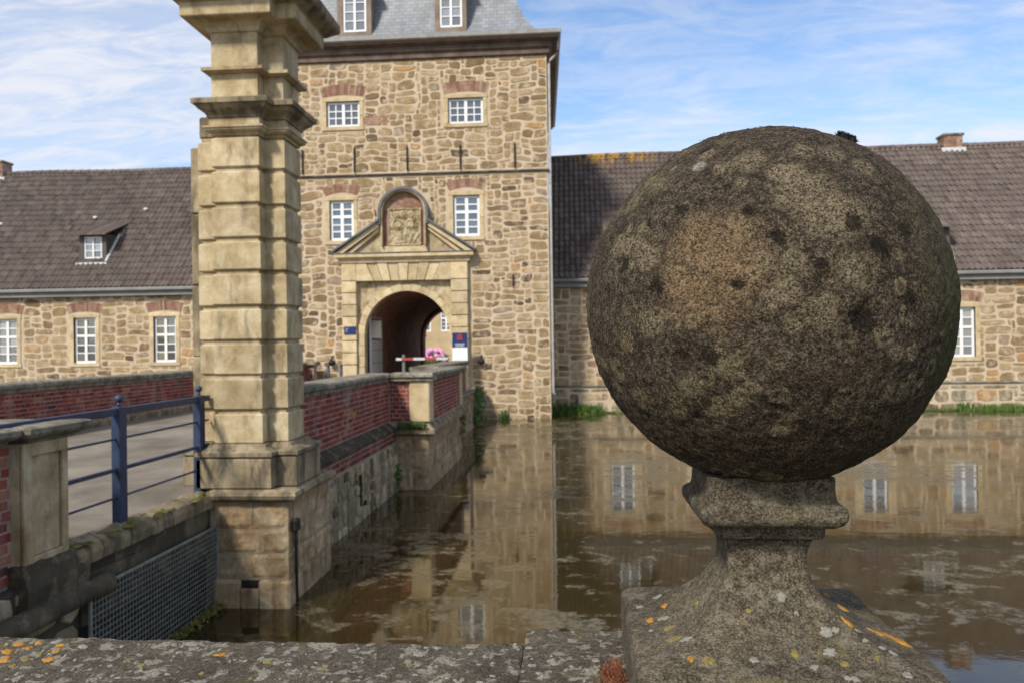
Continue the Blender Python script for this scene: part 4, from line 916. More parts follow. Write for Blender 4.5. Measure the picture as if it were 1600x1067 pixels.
# ================================================================== court beyond the gateway
CY = 74.0; FC = Fr('F', CY); court = thing('court_house', (-12, CY, 0), 'beige plastered house with white windows seen through the gateway', 'building')
cw_ = [(hit(px, 500, Y=CY).x, z) for px, z in ((664, 1.6), (697, 1.6), (631, 1.6), (598, 1.6), (730, 1.6))]
hs_ = [(x-.55, x+.55, 2.9, 4.9) for x, z in cw_]
m = MB(); wall_holes(m, FC, -30, 2, -.1, 9, hs_, .25); m.quad((-30, CY+.3, -.1), (2, CY+.3, -.1), (2, CY+.3, 9), (-30, CY+.3, 9)); m.quad((2, CY, -.1), (2, CY+10, -.1), (2, CY+10, 9), (2, CY, 9)); m.quad((-30, CY, -.1), (-30, CY+10, -.1), (-30, CY+10, 9), (-30, CY, 9)); m.build('wall', PLASTER, court, fixn=False)
for i, (a, b, c, d) in enumerate(hs_): window(court, FC, a, b, c, d, 3, 2, recess=.08, fw=.12, bar=.05, seed=60+i, glass=CURT)
m = MB(); m.loft([[(x, CY-.6, 8.9), (x, CY+5, 13.5), (x, CY+10.6, 8.9)] for x in (-30.5, 2.5)]); m.build('roof', TILEC, court)

# ================================================================== bridge walls and parapets
def coping(parent, plan_axis, c0, c1, lo, hi, zt, seed, L=1.1, th=0.15, mat=None, over=0.0):
    """weathered coping stones laid end to end; axis 'Y' runs along Y between c0 and c1 with X from lo to hi"""
    rnd = random.Random(seed); n = max(1, int(round((c1-c0)/L))); e = [c0+(c1-c0)*i/n+(rnd.uniform(-.1, .1) if 0 < i < n else 0) for i in range(n+1)]
    for i in range(n):
        a, b = e[i]+.004, e[i+1]-.004; dz = rnd.uniform(-.008, .008)
        pl = [(lo, a), (hi, a), (hi, b), (lo, b)] if plan_axis == 'Y' else [(a, lo), (b, lo), (b, hi), (a, hi)]
        mb = MB(); t = rnd.random()
        plan_loft(mb, pl, [(-.045, zt-th+dz), (-.035, zt-th*.62+dz), (0.0, zt-th*.5+dz), (0.0, zt-.03+dz), (-.02, zt-.004+dz), (-.1, zt+.008+dz)], t)
        # keep the ends flush: clamp the run axis
        ax = 1 if plan_axis == 'Y' else 0
        mb.v = [tuple(min(max(p[k], a), b) if k == ax and (p[k] < a+.13 or p[k] > b-.13) and False else p[k] for k in range(3)) for p in mb.v]
        v2 = []
        for p in mb.v:
            q = list(p); mid = (a+b)/2; q[ax] = a if q[ax] < mid else b; v2.append(tuple(q))
        mb.v = v2; mb.build('coping_stone', mat or COPE, parent)
# ---- right parapet, from the pillar to the tower
par = thing('bridge_parapet', (-3.7, 12, 0), 'red brick parapet with stone-cornered bay along the moat side', 'parapet')
PXs = -3.58
def btint(rnd, a, b):
    t = min(0.85, max(0, rnd.gauss(0.40, 0.2)))
    if 12.2 < a < 13.0 and b < 0.6 and rnd.random() < 0.5: t = rnd.uniform(.88, 1.0)
    return t
m = MB(); m.box(-4.06, PXs, 9.22, 15.36, -.3, .93); m.build('wall_core', BMORT, par)
bricks(par, Fr('R', PXs), 9.25, 15.36, .13, .925, 300, 1, tfun=btint)
bricks(par, Fr('R', PXs+.14), 9.95, 15.38, -.26, .0, 60, 2, tfun=lambda r, a, b: min(.5, max(0, r.gauss(.22, .15))), rest='base_courses')
m = MB(); m.box(-4.0, PXs+.14, 9.93, 15.38, -.32, .0); m.build('base_core', BMORT, par)
m = MB(); rnd = random.Random(6); y = 9.8
while y < 15.3:
    L = .25; t = rnd.uniform(.0, .3); m.add([(PXs-.02, y, .135), (PXs+.165, y, .005), (PXs+.165, y+L-.012, .005), (PXs-.02, y+L-.012, .135), (PXs-.02, y, .06), (PXs+.165, y, -.05), (PXs+.165, y+L-.012, -.05), (PXs-.02, y+L-.012, .06)], [(0, 1, 2, 3), (4, 7, 6, 5), (0, 4, 5, 1), (1, 5, 6, 2), (2, 6, 7, 3)], t); y += L
m.build('sloping_ledge', RUBD, par)
coping(par, 'Y', 9.2, 15.48, -4.14, PXs+.07, 1.075, 3)
# the bay
BF = 15.36; BXR = -2.76
m = MB(); m.box(PXs-.05, BXR-.02, BF+.02, 19.95, -.1, .93); m.build('bay_core', BMORT, par)
bricks(par, Fr('F', BF+.02), PXs+.02, -3.165, .13, .925, 60, 4, rest='bay_front_courses')
bricks(par, Fr('R', BXR-.02), 15.80, 19.55, .13, .925, 150, 5, rest='bay_side_courses')
m = MB(); m.box(-3.16, BXR, BF-.03, 15.78, .12, .93, .02, .7); m.build('corner_pier', ASH, par)
m = MB(); m.box(-3.2, BXR+.004, 19.56, 19.98, .12, .93, .02, .5); m.build('corner_pier', ASH, par)
coping(par, 'X', PXs+.08, BXR+.08, BF-.12, 15.86, 1.078, 8, L=.9); coping(par, 'Y', 15.865, 20.06, -3.2, BXR+.08, 1.075, 9, L=1.05)
m = MB(); m.box(-3.55, BXR+.06, 20.065, 20.4, .92, 1.07, .03); m.build('coping_stone', COPE, par)
m = MB(); plan_loft(m, [(PXs+.16, BF-.10), (BXR+.10, BF-.10), (BXR+.10, 20.0), (PXs+.16, 20.0)], [(-.06, -.13), (0, -.1), (0.0, -.03), (-.06, .02), (-.14, .135)], .2); m.build('bay_ledge', PILD, par)
# beyond the bay to the tower
m = MB(); m.box(-4.06, -3.62, 19.95, 27.3, -.3, .93); m.build('wall_core', BMORT, par)
bricks(par, Fr('R', -3.62), 19.98, 26.9, .0, .925, 80, 12, rest='far_courses')
coping(par, 'Y', 20.1, 27.4, -4.14, -3.54, 1.07, 13); m = MB(); m.box(-4.09, -3.58, 26.92, 27.3, -.1, .925, .02, .6); m.build('end_pier', ASH, par)

# ---- retaining wall below
rwall = thing('bridge_retaining_wall', (-3.5, 12, WZ), 'stained stone retaining wall of the bridge, standing in the moat beyond the gate pillar', 'wall')
WXs = -3.43
m = MB(); m.box(-4.0, WXs, 9.95, 15.40, -1.7, -.26); m.box(-4.0, -2.80, 15.40, 20.0, -1.7, -.10); m.box(-4.0, -3.36, 20.0, TY-.02, -1.7, -.02); m.build('wall_core', MORTD, rwall)
tw = lambda r, a, b: min(1, max(0, r.gauss(.5, .27)))
rubble(rwall, Fr('R', WXs), 9.96, 15.37, WZ-.06, -.27, (), .085, .10, (2, 4), (2, 4), RUBW, 200, 21, .03, .02, tw, None, .04)
rubble(rwall, Fr('R', -3.36), 20.02, TY-.05, WZ-.06, -.03, (), .17, .13, (2, 4), (2, 3), RUBW, 60, 24, .03, .016, tw, None, .03, rest='far_stones')
m = MB(); m.box(-3.7, -3.30, 20.0, TY-.3, -.018, .05, .02); m.build('ledge', COPE, rwall)
m = MB(); p = hit(564, 770, X=WXs+.03); m.box(WXs+.01, WXs+.045, p.y-.02, p.y+.02, -.95, -.45, .006); m.box(WXs+.01, WXs+.06, p.y+.2, p.y+.26, -.98, -.9, .01); m.build('iron_tie', IRON, rwall)
# pedestal of the gate pillar
m = MB(); m.box(-4.0, -3.085, 8.44, 9.95, -1.7, -.02); m.build('pedestal_core', MORTD, rwall)
tp = lambda r, a, b: r.choice([.35, .55, .6, .75, .8, .95])
rnd = random.Random(44)
def ashlar(fr, a0, a1, rows, lens, nm='pedestal_stone'):
    for (z0, z1) in rows:
        x = a0
        while x < a1-.01:
            L = rnd.uniform(*lens); x1 = a1 if a1-x-L < .16 else x+L
            m = MB(); g = 6; e = rnd.uniform(.008, .02); pts = []; t = rnd.random()
            vs = []; 
            for j in range(g+1):
                for i in range(g+1):
                    u, v = i/g, j/g; aa = x+.003+(x1-x-.006)*u; bb = z0+.003+(z1-z0-.006)*v; ed = min(u, 1-u, v, 1-v)
                    n_ = e+.016*noise.noise(Vector((aa*6, bb*6, z0*3)))-(.016 if ed < .01 else 0)
                    vs.append(fr(aa, bb, n_))
            nb_ = len(vs); rim = [i for i in range(g+1)]+[(j+1)*(g+1)-1 for j in range(1, g+1)]+[g*(g+1)+i for i in range(g-1, -1, -1)]+[j*(g+1) for j in range(g-1, 0, -1)]
            fs = [(j*(g+1)+i, j*(g+1)+i+1, (j+1)*(g+1)+i+1, (j+1)*(g+1)+i) for j in range(g) for i in range(g)]
            bk = []
            for q in rim:
                i, j = q % (g+1), q//(g+1); bk.append(fr(x+.003+(x1-x-.006)*i/g, z0+.003+(z1-z0-.006)*j/g, -.05))
            R = len(rim); fs += [(rim[k], nb_+k, nb_+(k+1) % R, rim[(k+1) % R]) for k in range(R)]
            m.add(vs+bk, fs, t); m.build(nm, MOTT, rwall, smooth=False); x = x1
ashlar(Fr('F', 15.40), WXs+.02, -2.80, ((-1.26, -.80), (-.80, -.45), (-.45, -.12)), (.2, .4), 'bay_stone')
ashlar(Fr('R', -2.80), 15.41, 19.98, ((-1.26, -.80), (-.80, -.45), (-.45, -.11)), (.5, 1.0), 'bay_stone')
ashlar(Fr('F', 8.44), -3.90, -3.075, ((-.90, -.62), (-.62, -.36), (-.36, -.055)), (.3, .55))
ashlar(Fr('R', -3.085), 8.44, 9.94, ((-1.25, -.90), (-.90, -.62), (-.62, -.36), (-.36, -.03)), (.35, .7))
for (xa, xb) in ((-3.92, -3.605), (-3.405, -3.055)):
    m = MB(); m.box(xa, xb, 8.38, 8.6, -1.3, -.905, .025, .6); m.build('plinth_stone', MOTT, rwall)
m = MB(); m.box(-3.603, -3.407, 8.382, 8.6, -1.3, -.995, .012, .55); m.build('plinth_stone', MOTT, rwall)
m = MB(); m.box(-3.603, -3.407, 8.425, 8.5, -.995, -.91); m.build('drain_hole', DARK, rwall)  # near-black block; the hole's inner shade is put into its colour
m = MB(); rnd = random.Random(3); plan_loft(m, [(-3.93, 8.33), (-2.97, 8.33), (-2.97, 9.78), (-3.93, 9.78)], [(-.06, -.05), (0.0, -.02), (.02, .02), (.01, .06), (-.04, .082), (-.3, .088)], .4); m.build('pedestal_slab', PILD, rwall)
m = MB(); p = hit(460, 815, X=-3.05); m.box(-3.06, -3.0, p.y-.06, p.y+.07, p.z-.10, p.z+.04, .02); m.tube([(-3.035, p.y, p.z-.1), (-3.04, p.y+.02, p.z-.4), (-3.05, p.y+.06, WZ)], .018, 8); m.build('drain_spout', IRON, rwall)

# ---- near abutment with the screened opening
ab = thing('bridge_abutment', (-4.0, 6, WZ), 'dark stained stone abutment below the blue railing, with a rounded ledge', 'wall')
AX = -3.95
m = MB(); m.box(-4.3, AX, 6.15, 8.44, -.62, -.06); m.box(-4.3, AX-.03, 0.86, 6.15, -1.7, -.1); m.build('wall_core', STAIN, ab)
rubble(ab, Fr('R', AX), 6.16, 8.42, -.60, -.10, (), .15, .125, (3, 6), (1, 2), RUBD, 60, 41, .002, .006, lambda r, a, b: min(1, max(0, r.gauss(.3, .25))), None, .03)
rubble(ab, Fr('R', AX-.03), 4.4, 6.14, WZ-.05, -.12, (), .12, .11, (2, 5), (2, 3), RUBW, 120, 42, .02, .02, lambda r, a, b: min(1, max(0, r.gauss(.4, .25))), None, .04, rest='abutment_small_stones')
m = MB(); m.box(-5.2, -4.2, 5.9, 8.44, -1.7, -.63); m.build('culvert_back', DARK, ab)  # shallow recess; darkness of the culvert is painted on its back
m = MB(); ys = np.linspace(3.6, 6.42, 40); m.tube([(AX+.05, y, -.33+.012*noise.noise(Vector((0, y*5, 0)))) for y in ys], [.085+.012*noise.noise(Vector((y*4, 2, 0))) for y in ys], 14); m.build('rounded_ledge', RUBD, ab, smooth=True)
# mossy kerb stones
rnd = random.Random(7); y = 6.02
while y < 8.4:
    L = rnd.uniform(.3, .5); y1 = min(y+L, 8.44); m = MB(); g = 8; rings = []
    for i in range(g+1):
        yy = y+.006+(y1-y-.012)*i/g; k = .02*noise.noise(Vector((yy*6, 1, 2))); h = .055+.03*noise.noise(Vector((yy*4, 7, 2)))
        rings.append([(-4.10, yy, -.12), (AX+.045+k, yy, -.12), (AX+.055+k, yy, -.04), (AX+.03+k, yy, h*.35), (AX-.03+k, yy, h*.9), (-4.05, yy, h+.02), (-4.10, yy, h)])
    m.loft(rings, tint=rnd.random()); m.build('kerb_stone', PILD, ab, smooth=False); y = y1
def clump(name, mat, pts, n, r, parent, seed, blade=False, kind='stuff', h=(.03, .08), w=.006):
    rnd = random.Random(seed); mb = MB()
    for i in range(n):
        p = rnd.choice(pts); q = Vector(p)+Vector((rnd.gauss(0, r), rnd.gauss(0, r), 0)); a = rnd.uniform(0, 6.28); hh = rnd.uniform(*h); ln = rnd.uniform(0, .5)*hh
        d = Vector((math.cos(a), math.sin(a), 0)); s_ = Vector((-d.y, d.x, 0))*w*rnd.uniform(.7, 1.3)
        mb.add([q-s_, q+s_, q+s_*.6+d*ln*.4+Vector((0, 0, hh*.6)), q+d*ln+Vector((0, 0, hh)), q-s_*.6+d*ln*.4+Vector((0, 0, hh*.6))], [(0, 1, 2, 3, 4)], rnd.random())
    return mb.build(name, mat, parent, kind=kind, fixn=False)
def mosspad(name, mat, c, rx, ry, h, parent, seed, n=18):
    mb = MB(); vs = []; R = 7
    for i in range(R+1):
        f = i/R
        for j in range(n):
            t = 2*math.pi*j/n; k = 1+.28*noise.noise(Vector((math.cos(t)*1.7+seed, math.sin(t)*1.7, seed)))
            vs.append((c[0]+rx*f*k*math.cos(t), c[1]+ry*f*k*math.sin(t), c[2]+h*(1-f**2.2)*(1+.35*noise.noise(Vector((f*4, t*3, seed))))-.004))
    fs = [(i*n+j, i*n+(j+1) % n, (i+1)*n+(j+1) % n, (i+1)*n+j) for i in range(R) for j in range(n)]; mb.add(vs, fs); return mb.build(name, mat, parent, smooth=True)
rnd = random.Random(17)
for i in range(22):
    y = rnd.uniform(6.05, 8.4); mosspad('moss', MOSS, (rnd.choice([-4.02, -4.0, -3.93, -3.9])+rnd.uniform(-.03, .03), y, .05 if rnd.random() < .5 else .035), rnd.uniform(.02, .05), rnd.uniform(.03, .10), rnd.uniform(.012, .03), ab, i)

# ---- wire screen over the culvert
scr = thing('wire_screen', (-3.86, 7.5, WZ), 'square-mesh wire screen across the dark culvert under the railing', 'screen')
SX = -3.88; ya, yb = 6.17, 8.42; zt_ = -.34
m = MB(); y = ya
while y < yb+.001: m.box(SX-.003, SX+.003, y-.003, y+.003, WZ-.1, zt_); y += .0505
z = zt_
while z > WZ-.05: m.box(SX+.003, SX+.009, ya, yb, z-.003, z+.003); z -= .0505
m.build('wire_mesh', WIRE, scr, kind='stuff')
for (z0, z1, y0, y1) in ((zt_, zt_+.022, ya-.01, yb), (WZ-.1, zt_, ya-.032, ya-.01), (WZ-.1, zt_, yb-.0, yb+.018)):
    m = MB(); m.box(SX-.012, SX+.014, y0, y1, z0, z1, .003); m.build('frame_bar', WIRE, scr)

# ---- near brick parapet and its end pier
npar = thing('near_parapet', (-4.1, 5.0, 0), 'brick parapet end with panelled stone pier beside the railing', 'parapet')
NXs = -4.05
m = MB(); m.box(-4.55, NXs, .9, 5.50, -.12, .93); m.build('wall_core', BMORT, npar)
bricks(npar, Fr('R', NXs), 3.9, 5.48, -.08, .925, 150, 51, tfun=lambda r, a, b: min(.9, max(0, r.gauss(.5, .25))), rest='hidden_courses')
m = MB(); px0, px1, zb_, zt2 = 5.49, 6.0, .02, .93
m.box(-4.6, AX-.035, px0, px1, zb_, zt2); m.box(AX-.03, AX, px0, px0+.09, zb_, zt2, .006); m.box(AX-.03, AX, px1-.07, px1, zb_+.001, zt2, .006); m.box(AX-.031, AX-.001, px0+.09, px1-.07, zt2-.10, zt2-.001, .006); m.box(AX-.0305, AX-.0005, px0+.09, px1-.07, zb_, zb_+.07, .006)
m.build('pier', PILL, npar)
m = MB(); m.box(AX-.036, AX-.026, px0+.095, px1-.075, zb_+.075, zt2-.105); m.build('panel', PILL, npar)
m = MB(); g = 10; rings = []
for i in range(g+1):
    yy = 5.44+.72*i/g; k = .025*noise.noise(Vector((yy*7, 3, 1))); rings.append([(-4.6, yy, -.28), (AX+.05+k, yy, -.28), (AX+.065+k*1.5, yy, -.13+k), (AX+.03-k, yy, -.02+k), (AX+.012, yy, .05+k*2), (-4.6, yy, .05)])
m.loft(rings, tint=.3); m.build('pier_base', RUBD, npar)
for (a, b) in ((3.2, 4.3), (4.305, 5.42)):
    m = MB(); plan_loft(m, [(-4.68, a), (NXs+.14, a), (NXs+.14, b), (-4.68, b)], [(-.12, .925), (-.10, .955), (-.03, .975), (0, 1.0), (0, 1.04), (-.03, 1.053), (-.2, 1.06)], .5)
    v2 = [(p[0], a if p[1] < (a+b)/2 else b, p[2]) for p in m.v]; m.v = v2; m.build('coping_stone', COPE, npar)
m = MB(); plan_loft(m, [(-4.72, 5.43), (AX+.10, 5.43), (AX+.10, 6.17), (-4.72, 6.17)], [(-.10, .928), (-.085, .95), (-.02, .98), (0, 1.005), (0, 1.042), (-.03, 1.055), (-.2, 1.063)], .4); m.build('coping_stone', COPE, npar)

# ---- railing
rl = thing('steel_railing', (-4.12, 7.9, 0), 'blue painted steel railing with ball-topped posts', 'railing')
def rail_y(px, X): return hit(px, 700, X=X).y
RX = -4.05
P1, P2 = 6.88, 8.48
for i, y in enumerate((P1, P2-.06)):
    m = MB(); m.box(RX-.042, RX+.040, y-.06, y+.06, .02, 1.095, .006); post = m.build('post', BLUE, rl)
    m = MB(); m.tube([(RX, y, 1.09), (RX, y, 1.135)], .016, 10); m.sphere((RX, y, 1.165), .036, 14, 10); m.build('knob', BLUE, post, smooth=True)
for (z, hh, ww) in ((1.085, .06, .026), (.81, .012, .012), (.555, .034, .018), (.29, .012, .012)):
    m = MB(); m.box(RX-ww, RX+ww, 4.6 if z > 1 else 5.98, 8.64, z-hh, z, .004) if hh > .02 else m.tube([(RX, 5.98, z), (RX, 8.64, z)], .011, 8); m.build('rail', BLUE, rl)

# ---- rusticated gate pillar
gp = thing('gate_pillar', (-3.65, 8.8, 0), 'tall rusticated sandstone gate pillar with moulded cornice at the bridge end', 'pillar')
XA, XB, XR, XL, Y0_, S_, Y1_ = -3.92, -3.375, -3.151, -4.152, 8.5, .17, 9.2
full = [(XA, Y0_), (XB, Y0_), (XB, Y0_+S_), (XR, Y0_+S_), (XR, Y1_), (XL, Y1_), (XL, Y0_+S_), (XA, Y0_+S_)]
uppr = [(XA, Y0_), (XB, Y0_), (XB, Y0_+S_), (XR, Y0_+S_), (XR, Y1_), (XA, Y1_)]
def pil(name, plan, prof, mat=None, tint=.5): m = MB(); plan_loft(m, plan, prof, tint); return m.build(name, mat or PILL, gp)
zb = [.557, .927, 1.312, 1.69, 2.068, 2.453, 2.81, 3.188, 3.581, 3.95]
rnd = random.Random(12)
for i in range(9):
    a, b = zb[i], zb[i+1]-.045; e = rnd.uniform(-.004, .004)
    pil('course_block', full, [(e-.014, a), (e, a+.014), (e, b-.014), (e-.014, b)], tint=rnd.random())
    pil('joint_course', full, [(-.034, b-.002), (-.034, zb[i+1]+.002)], PILL, .3)
pil('plinth', full, [(.13, .09), (.14, .10), (.14, .40), (.12, .42)], PILD, .6)
pil('plinth_moulding', full, [(.12, .42), (.155, .435), (.155, .475), (.11, .50), (.06, .52), (.04, .557)], PILD, .2)
pil('astragal', uppr, [(-.01, 3.93), (.0, 3.955), (.03, 3.965), (.05, 3.985), (.05, 4.0), (.065, 4.005), (.065, 4.025), (.01, 4.03)], tint=.4)
pil('necking', uppr, [(.008, 4.03), (.008, 4.115)], tint=.7)
pil('capital_moulding', uppr, [(.008, 4.115), (.03, 4.125), (.03, 4.145), (.05, 4.17), (.10, 4.205), (.125, 4.24), (.15, 4.25), (.155, 4.30), (.13, 4.312)], PILD, .8)
pil('die', uppr, [(-.012, 4.312), (-.012, 4.604)], tint=.8)
pil('die_band', uppr, [(.02, 4.604), (.07, 4.625), (.07, 4.66), (.02, 4.672)], tint=.3)
pil('die', uppr, [(-.012, 4.672), (-.012, 5.05)], tint=.45)
pil('bed_moulding', uppr, [(-.01, 5.05), (.015, 5.06), (.03, 5.10), (.06, 5.13), (.08, 5.152)], tint=.3)
pil('cornice', uppr, [(.08, 5.152), (.215, 5.158), (.225, 5.17), (.225, 5.305), (.25, 5.315)], tint=.5)
pil('crown_moulding', uppr, [(.25, 5.315), (.27, 5.33), (.31, 5.36), (.37, 5.40), (.385, 5.43), (.385, 5.50), (.3, 5.52)], PILD, .3)
pil('cap', uppr, [(.2, 5.52), (.2, 5.62), (-.1, 5.9)], PILD, .4)
m = MB(); m.box(XL+.004, XA+.05, Y0_+S_+.03, Y1_-.02, 3.952, 4.20, .02, .3); m.build('broken_block', PILD, gp)
for i, (a, b) in enumerate(((0.0, .6), (.6, 1.5), (1.5, 2.35), (2.35, 3.2), (3.2, 3.99))):
    m = MB(); m.box(-4.50, XL+.02, 9.21, 9.62, a+.004, b-.004, .015, rnd.random()); m.build('jamb_stone', PILD, gp)
m = MB(); m.box(-4.18, -4.10, 8.78, 8.82, 4.04, 4.05); m.box(-4.32, -4.26, 9.25, 9.31, 3.99, 4.07, .01); m.build('iron_pin', IRON, gp)

# ---- left parapet
lp = thing('far_parapet', (-10.0, 18, 0), 'red brick parapet along the far side of the bridge deck', 'parapet')
LXs = -9.93
m = MB(); m.box(-10.4, LXs, 2, 29.3, -1.4, .90); m.build('wall_core', BMORT, lp)
bricks(lp, Fr('R', LXs), 11.5, 29.25, .16, .90, 300, 61)
m = MB(); m.box(-10.38, LXs+.06, 2, 29.2, -.3, .14, .03); m.build('kerb', PILD, lp)
coping(lp, 'Y', 4, 29.3, -10.48, LXs+.08, 1.03, 62, L=1.25, th=.17)
m = MB(); m.box(-10.5, -9.62, 29.22, 29.62, 0, .92); m.build('end_core', BMORT, lp); bricks(lp, Fr('F', 29.22), -10.0, -9.64, .05, .92, 40, 63, rest='end_courses'); m = MB(); m.box(-10.55, -9.5, 29.1, 29.7, .921, 1.06, .03); m.build('coping_stone', COPE, lp)

# ================================================================== things at the gateway
for px in (513, 533):
    p = hit(px, 570, Y=28.6); b = thing('blue_bollard', (p.x, 28.6, 0), 'slim dark blue steel bollard ' + ('next to the end of the far brick parapet' if px < 520 else 'next to the portal pilaster with the plaque'), 'bollard', 'blue bollards by the gateway')
    m = MB(); m.tube([(p.x, 28.6, 0), (p.x, 28.6, p.z-.04)], .05, 12); m.build('shaft', BLUE, b, smooth=True); m = MB(); m.sphere((p.x, 28.6, p.z-.03), .055, 12, 8); m.build('cap', BLUE, b, smooth=True)
m = MB(); p = hit(546.5, 516.5, Y=TY-.26); m.box(p.x-.22, p.x+.22, TY-.255, TY-.222, p.z-.15, p.z+.15, .006)
pq = m.build('wall_plaque', BLUED, None); tag(pq, 'small dark blue enamel plaque on the left portal pilaster', 'plaque')
m = MB()
for i in range(3): m.box(p.x-.15, p.x-.15+(.1 if i == 0 else .05), TY-.2585, TY-.2555, p.z+.06-i*.06, p.z+.075-i*.06)
m.build('lettering', SIGNW, pq)
a = hit(706.5, 520, Y=29.2); b = hit(731, 578, Y=29.2); nb = thing('notice_board', ((a.x+b.x)/2, 29.2, 0), 'tall notice board, blue with red emblem above and white below', 'sign')
zm = hit(718, 543, Y=29.2).z
m = MB(); m.box(a.x, b.x, 29.18, 29.22, b.z, zm-.003, .004); m.build('white_panel', SIGNW, nb); m = MB(); m.box(a.x, b.x, 29.179, 29.219, zm, a.z, .004); m.build('blue_panel', BLUED, nb)
xm = (a.x+b.x)/2
m = MB(); ze = (zm+a.z)/2+.12
for k in range(10):
    t = 2*math.pi*k/10; m.sphere((xm+.075*math.cos(t), 29.172, ze+.075*math.sin(t)), .026, 8, 6)
m.sphere((xm, 29.172, ze), .028, 8, 6); m.box(xm-.1, xm-.03, 29.165, 29.178, ze-.11, ze-.07, .004); m.box(xm+.02, xm+.1, 29.165, 29.178, ze-.11, ze-.07, .004); m.build('emblem', SIGNR, nb, smooth=True)
m = MB()
for i, wd in enumerate((.36, .30, .34)): m.box(xm-wd/2, xm+wd/2, 29.172, 29.1775, zm+.13-i*.045, zm+.145-i*.045)
m.build('lettering', SIGNW, nb)
m = MB(); m.box(xm-.1, xm-.04, 29.172, 29.1775, b.z+.14, b.z+.17); m.box(xm-.13, xm-.11, 29.172, 29.1775, b.z+.12, b.z+.24); m.build('blue_mark', BLUED, nb)
for x in (a.x+.06, b.x-.06): m = MB(); m.box(x-.035, x+.035, 29.221, 29.28, -.05, a.z-.1, .006); m.build('post', BLUE, nb)
br = thing('barrier', (-6.0, 28.4, 0), 'red and white striped barrier pole on a green post before the gateway', 'barrier')
p0 = hit(619, 561, Y=28.4); p1 = hit(700, 560, Y=28.4); n = 9
for i in range(n):
    xa = p0.x+(p1.x-p0.x)*i/n; xb = p0.x+(p1.x-p0.x)*(i+1)/n; m = MB(); m.box(xa, xb, 28.37, 28.43, p0.z-.045, p0.z+.045, .004); m.build('bar_segment', BARR if i in (1, 2, 5, 6) else DOORW, br)
p2 = hit(630, 560, Y=28.4); m = MB(); m.box(p2.x-.05, p2.x+.05, 28.44, 28.54, 0, p0.z+.16, .01); m.build('post', GREYP, br)
# white direction sign inside the passage
p = hit(657, 525, Y=43.5); m = MB(); m.tube([(p.x-.1, 43.5, -.02), (p.x-.1, 43.5, p.z+.2)], .04, 8); sg = thing('direction_sign', (p.x, 43.5, 0), 'small white arrow sign on a post, seen through the gateway', 'sign'); m.build('post', GREYP, sg)
m = MB(); q = [(p.x-.45, p.z-.08), (p.x+.25, p.z-.08), (p.x+.4, p.z), (p.x+.25, p.z+.08), (p.x-.45, p.z+.08)]; m.loft([[(x, 43.44, z) for x, z in q], [(x, 43.47, z) for x, z in q]]); m.build('arrow_board', SIGNW, sg)
# hydrangeas beyond
rnd = random.Random(9); fb = thing('flowering_shrub', (hit(678, 560, Y=57).x, 57, 0), 'shrub of pink flower heads seen through the gateway', 'shrub')
pc = hit(678, 552, Y=57); m = MB()
for i in range(900):
    u = Vector((rnd.gauss(0, 1), rnd.gauss(0, 1), rnd.gauss(0, 1))).normalized(); q = Vector((pc.x, 57, .55))+Vector((u.x*1.3, u.y*.7, u.z*.72))*rnd.uniform(.7, 1.0); t = Vector((rnd.gauss(0, 1), rnd.gauss(0, 1), rnd.gauss(0, 1))).normalized(); s_ = u.cross(t).normalized()*.07; d = u.cross(s_).normalized()*.11
    m.add([q-s_, q-d, q+s_, q+d], [(0, 1, 2, 3)])
m.build('foliage', LEAF, fb, kind='stuff', fixn=False)
for i in range(60):
    x = pc.x+rnd.uniform(-.85, .85); y = 57+rnd.uniform(-.7, .1); z = 1.05+rnd.uniform(-.4, .25)-.2*abs(x-pc.x)**2
    m = MB(); m.sphere((x, y, z), rnd.uniform(.12, .17), 9, 6); m.v = [(q[0]+rnd.uniform(-.015, .015), q[1]+rnd.uniform(-.015, .015), q[2]+rnd.uniform(-.015, .015)) for q in m.v]; m.build('flower_head', PINK, fb)

# ================================================================== waterside plants
def tuft(name, pts, n, seed, label, cat, mat=GRASSM, h=(.15, .4), r=.12, w=.018, group=None):
    o = clump(name, mat, pts, n, r, None, seed, h=h, w=w); del o['kind']; tag(o, label, cat, group); return o
def line(px0, px1, py, Y, n=8, z=WZ): return [(hit(px0+(px1-px0)*i/(n-1), py, Y=Y).x, Y, z) for i in range(n)]
tuft('grass_tuft', line(868, 905, 645, WY-.32, 5), 420, 1, 'bushy green weeds at waterline in the tower and wing corner', 'weeds', h=(.12, .5), r=.16)
tuft('grass_tuft', line(914, 932, 645, WY-.35, 5), 520, 2, 'bright green grass clump on waterline just along from the tower corner weeds', 'weeds', h=(.12, .42), r=.18)
tuft('grass_tuft', line(1495, 1520, 640, WY-.32, 4), 130, 3, 'dark green weed clump at waterline below the wing window', 'weeds', h=(.1, .42), r=.12)
tuft('grass_tuft', line(1538, 1572, 640, WY-.32, 4), 220, 4, 'wide bright green weed clump at foot of the wing wall', 'weeds', h=(.1, .32), r=.14)
tuft('grass_tuft', line(1584, 1640, 640, WY-.32, 5), 240, 5, 'low green weeds at foot of the wing wall past the wide clump', 'weeds', h=(.1, .3), r=.14)
gs = clump('grass', GRASSM, line(866, 1640, 640, WY-.24, 60), 2600, .10, None, 6, h=(.03, .13), w=.02); tag(gs, 'thin fringe of grass and algae along wing waterline', 'grass')
p = hit(788, 648, Y=TY-.1); tuft('grass_tuft', [(p.x, TY-.08, WZ+.02), (p.x+.06, TY-.08, WZ+.02)], 90, 7, 'small weed growing from the foot of the tower front', 'weeds', mat=IVY, h=(.1, .4), r=.07)
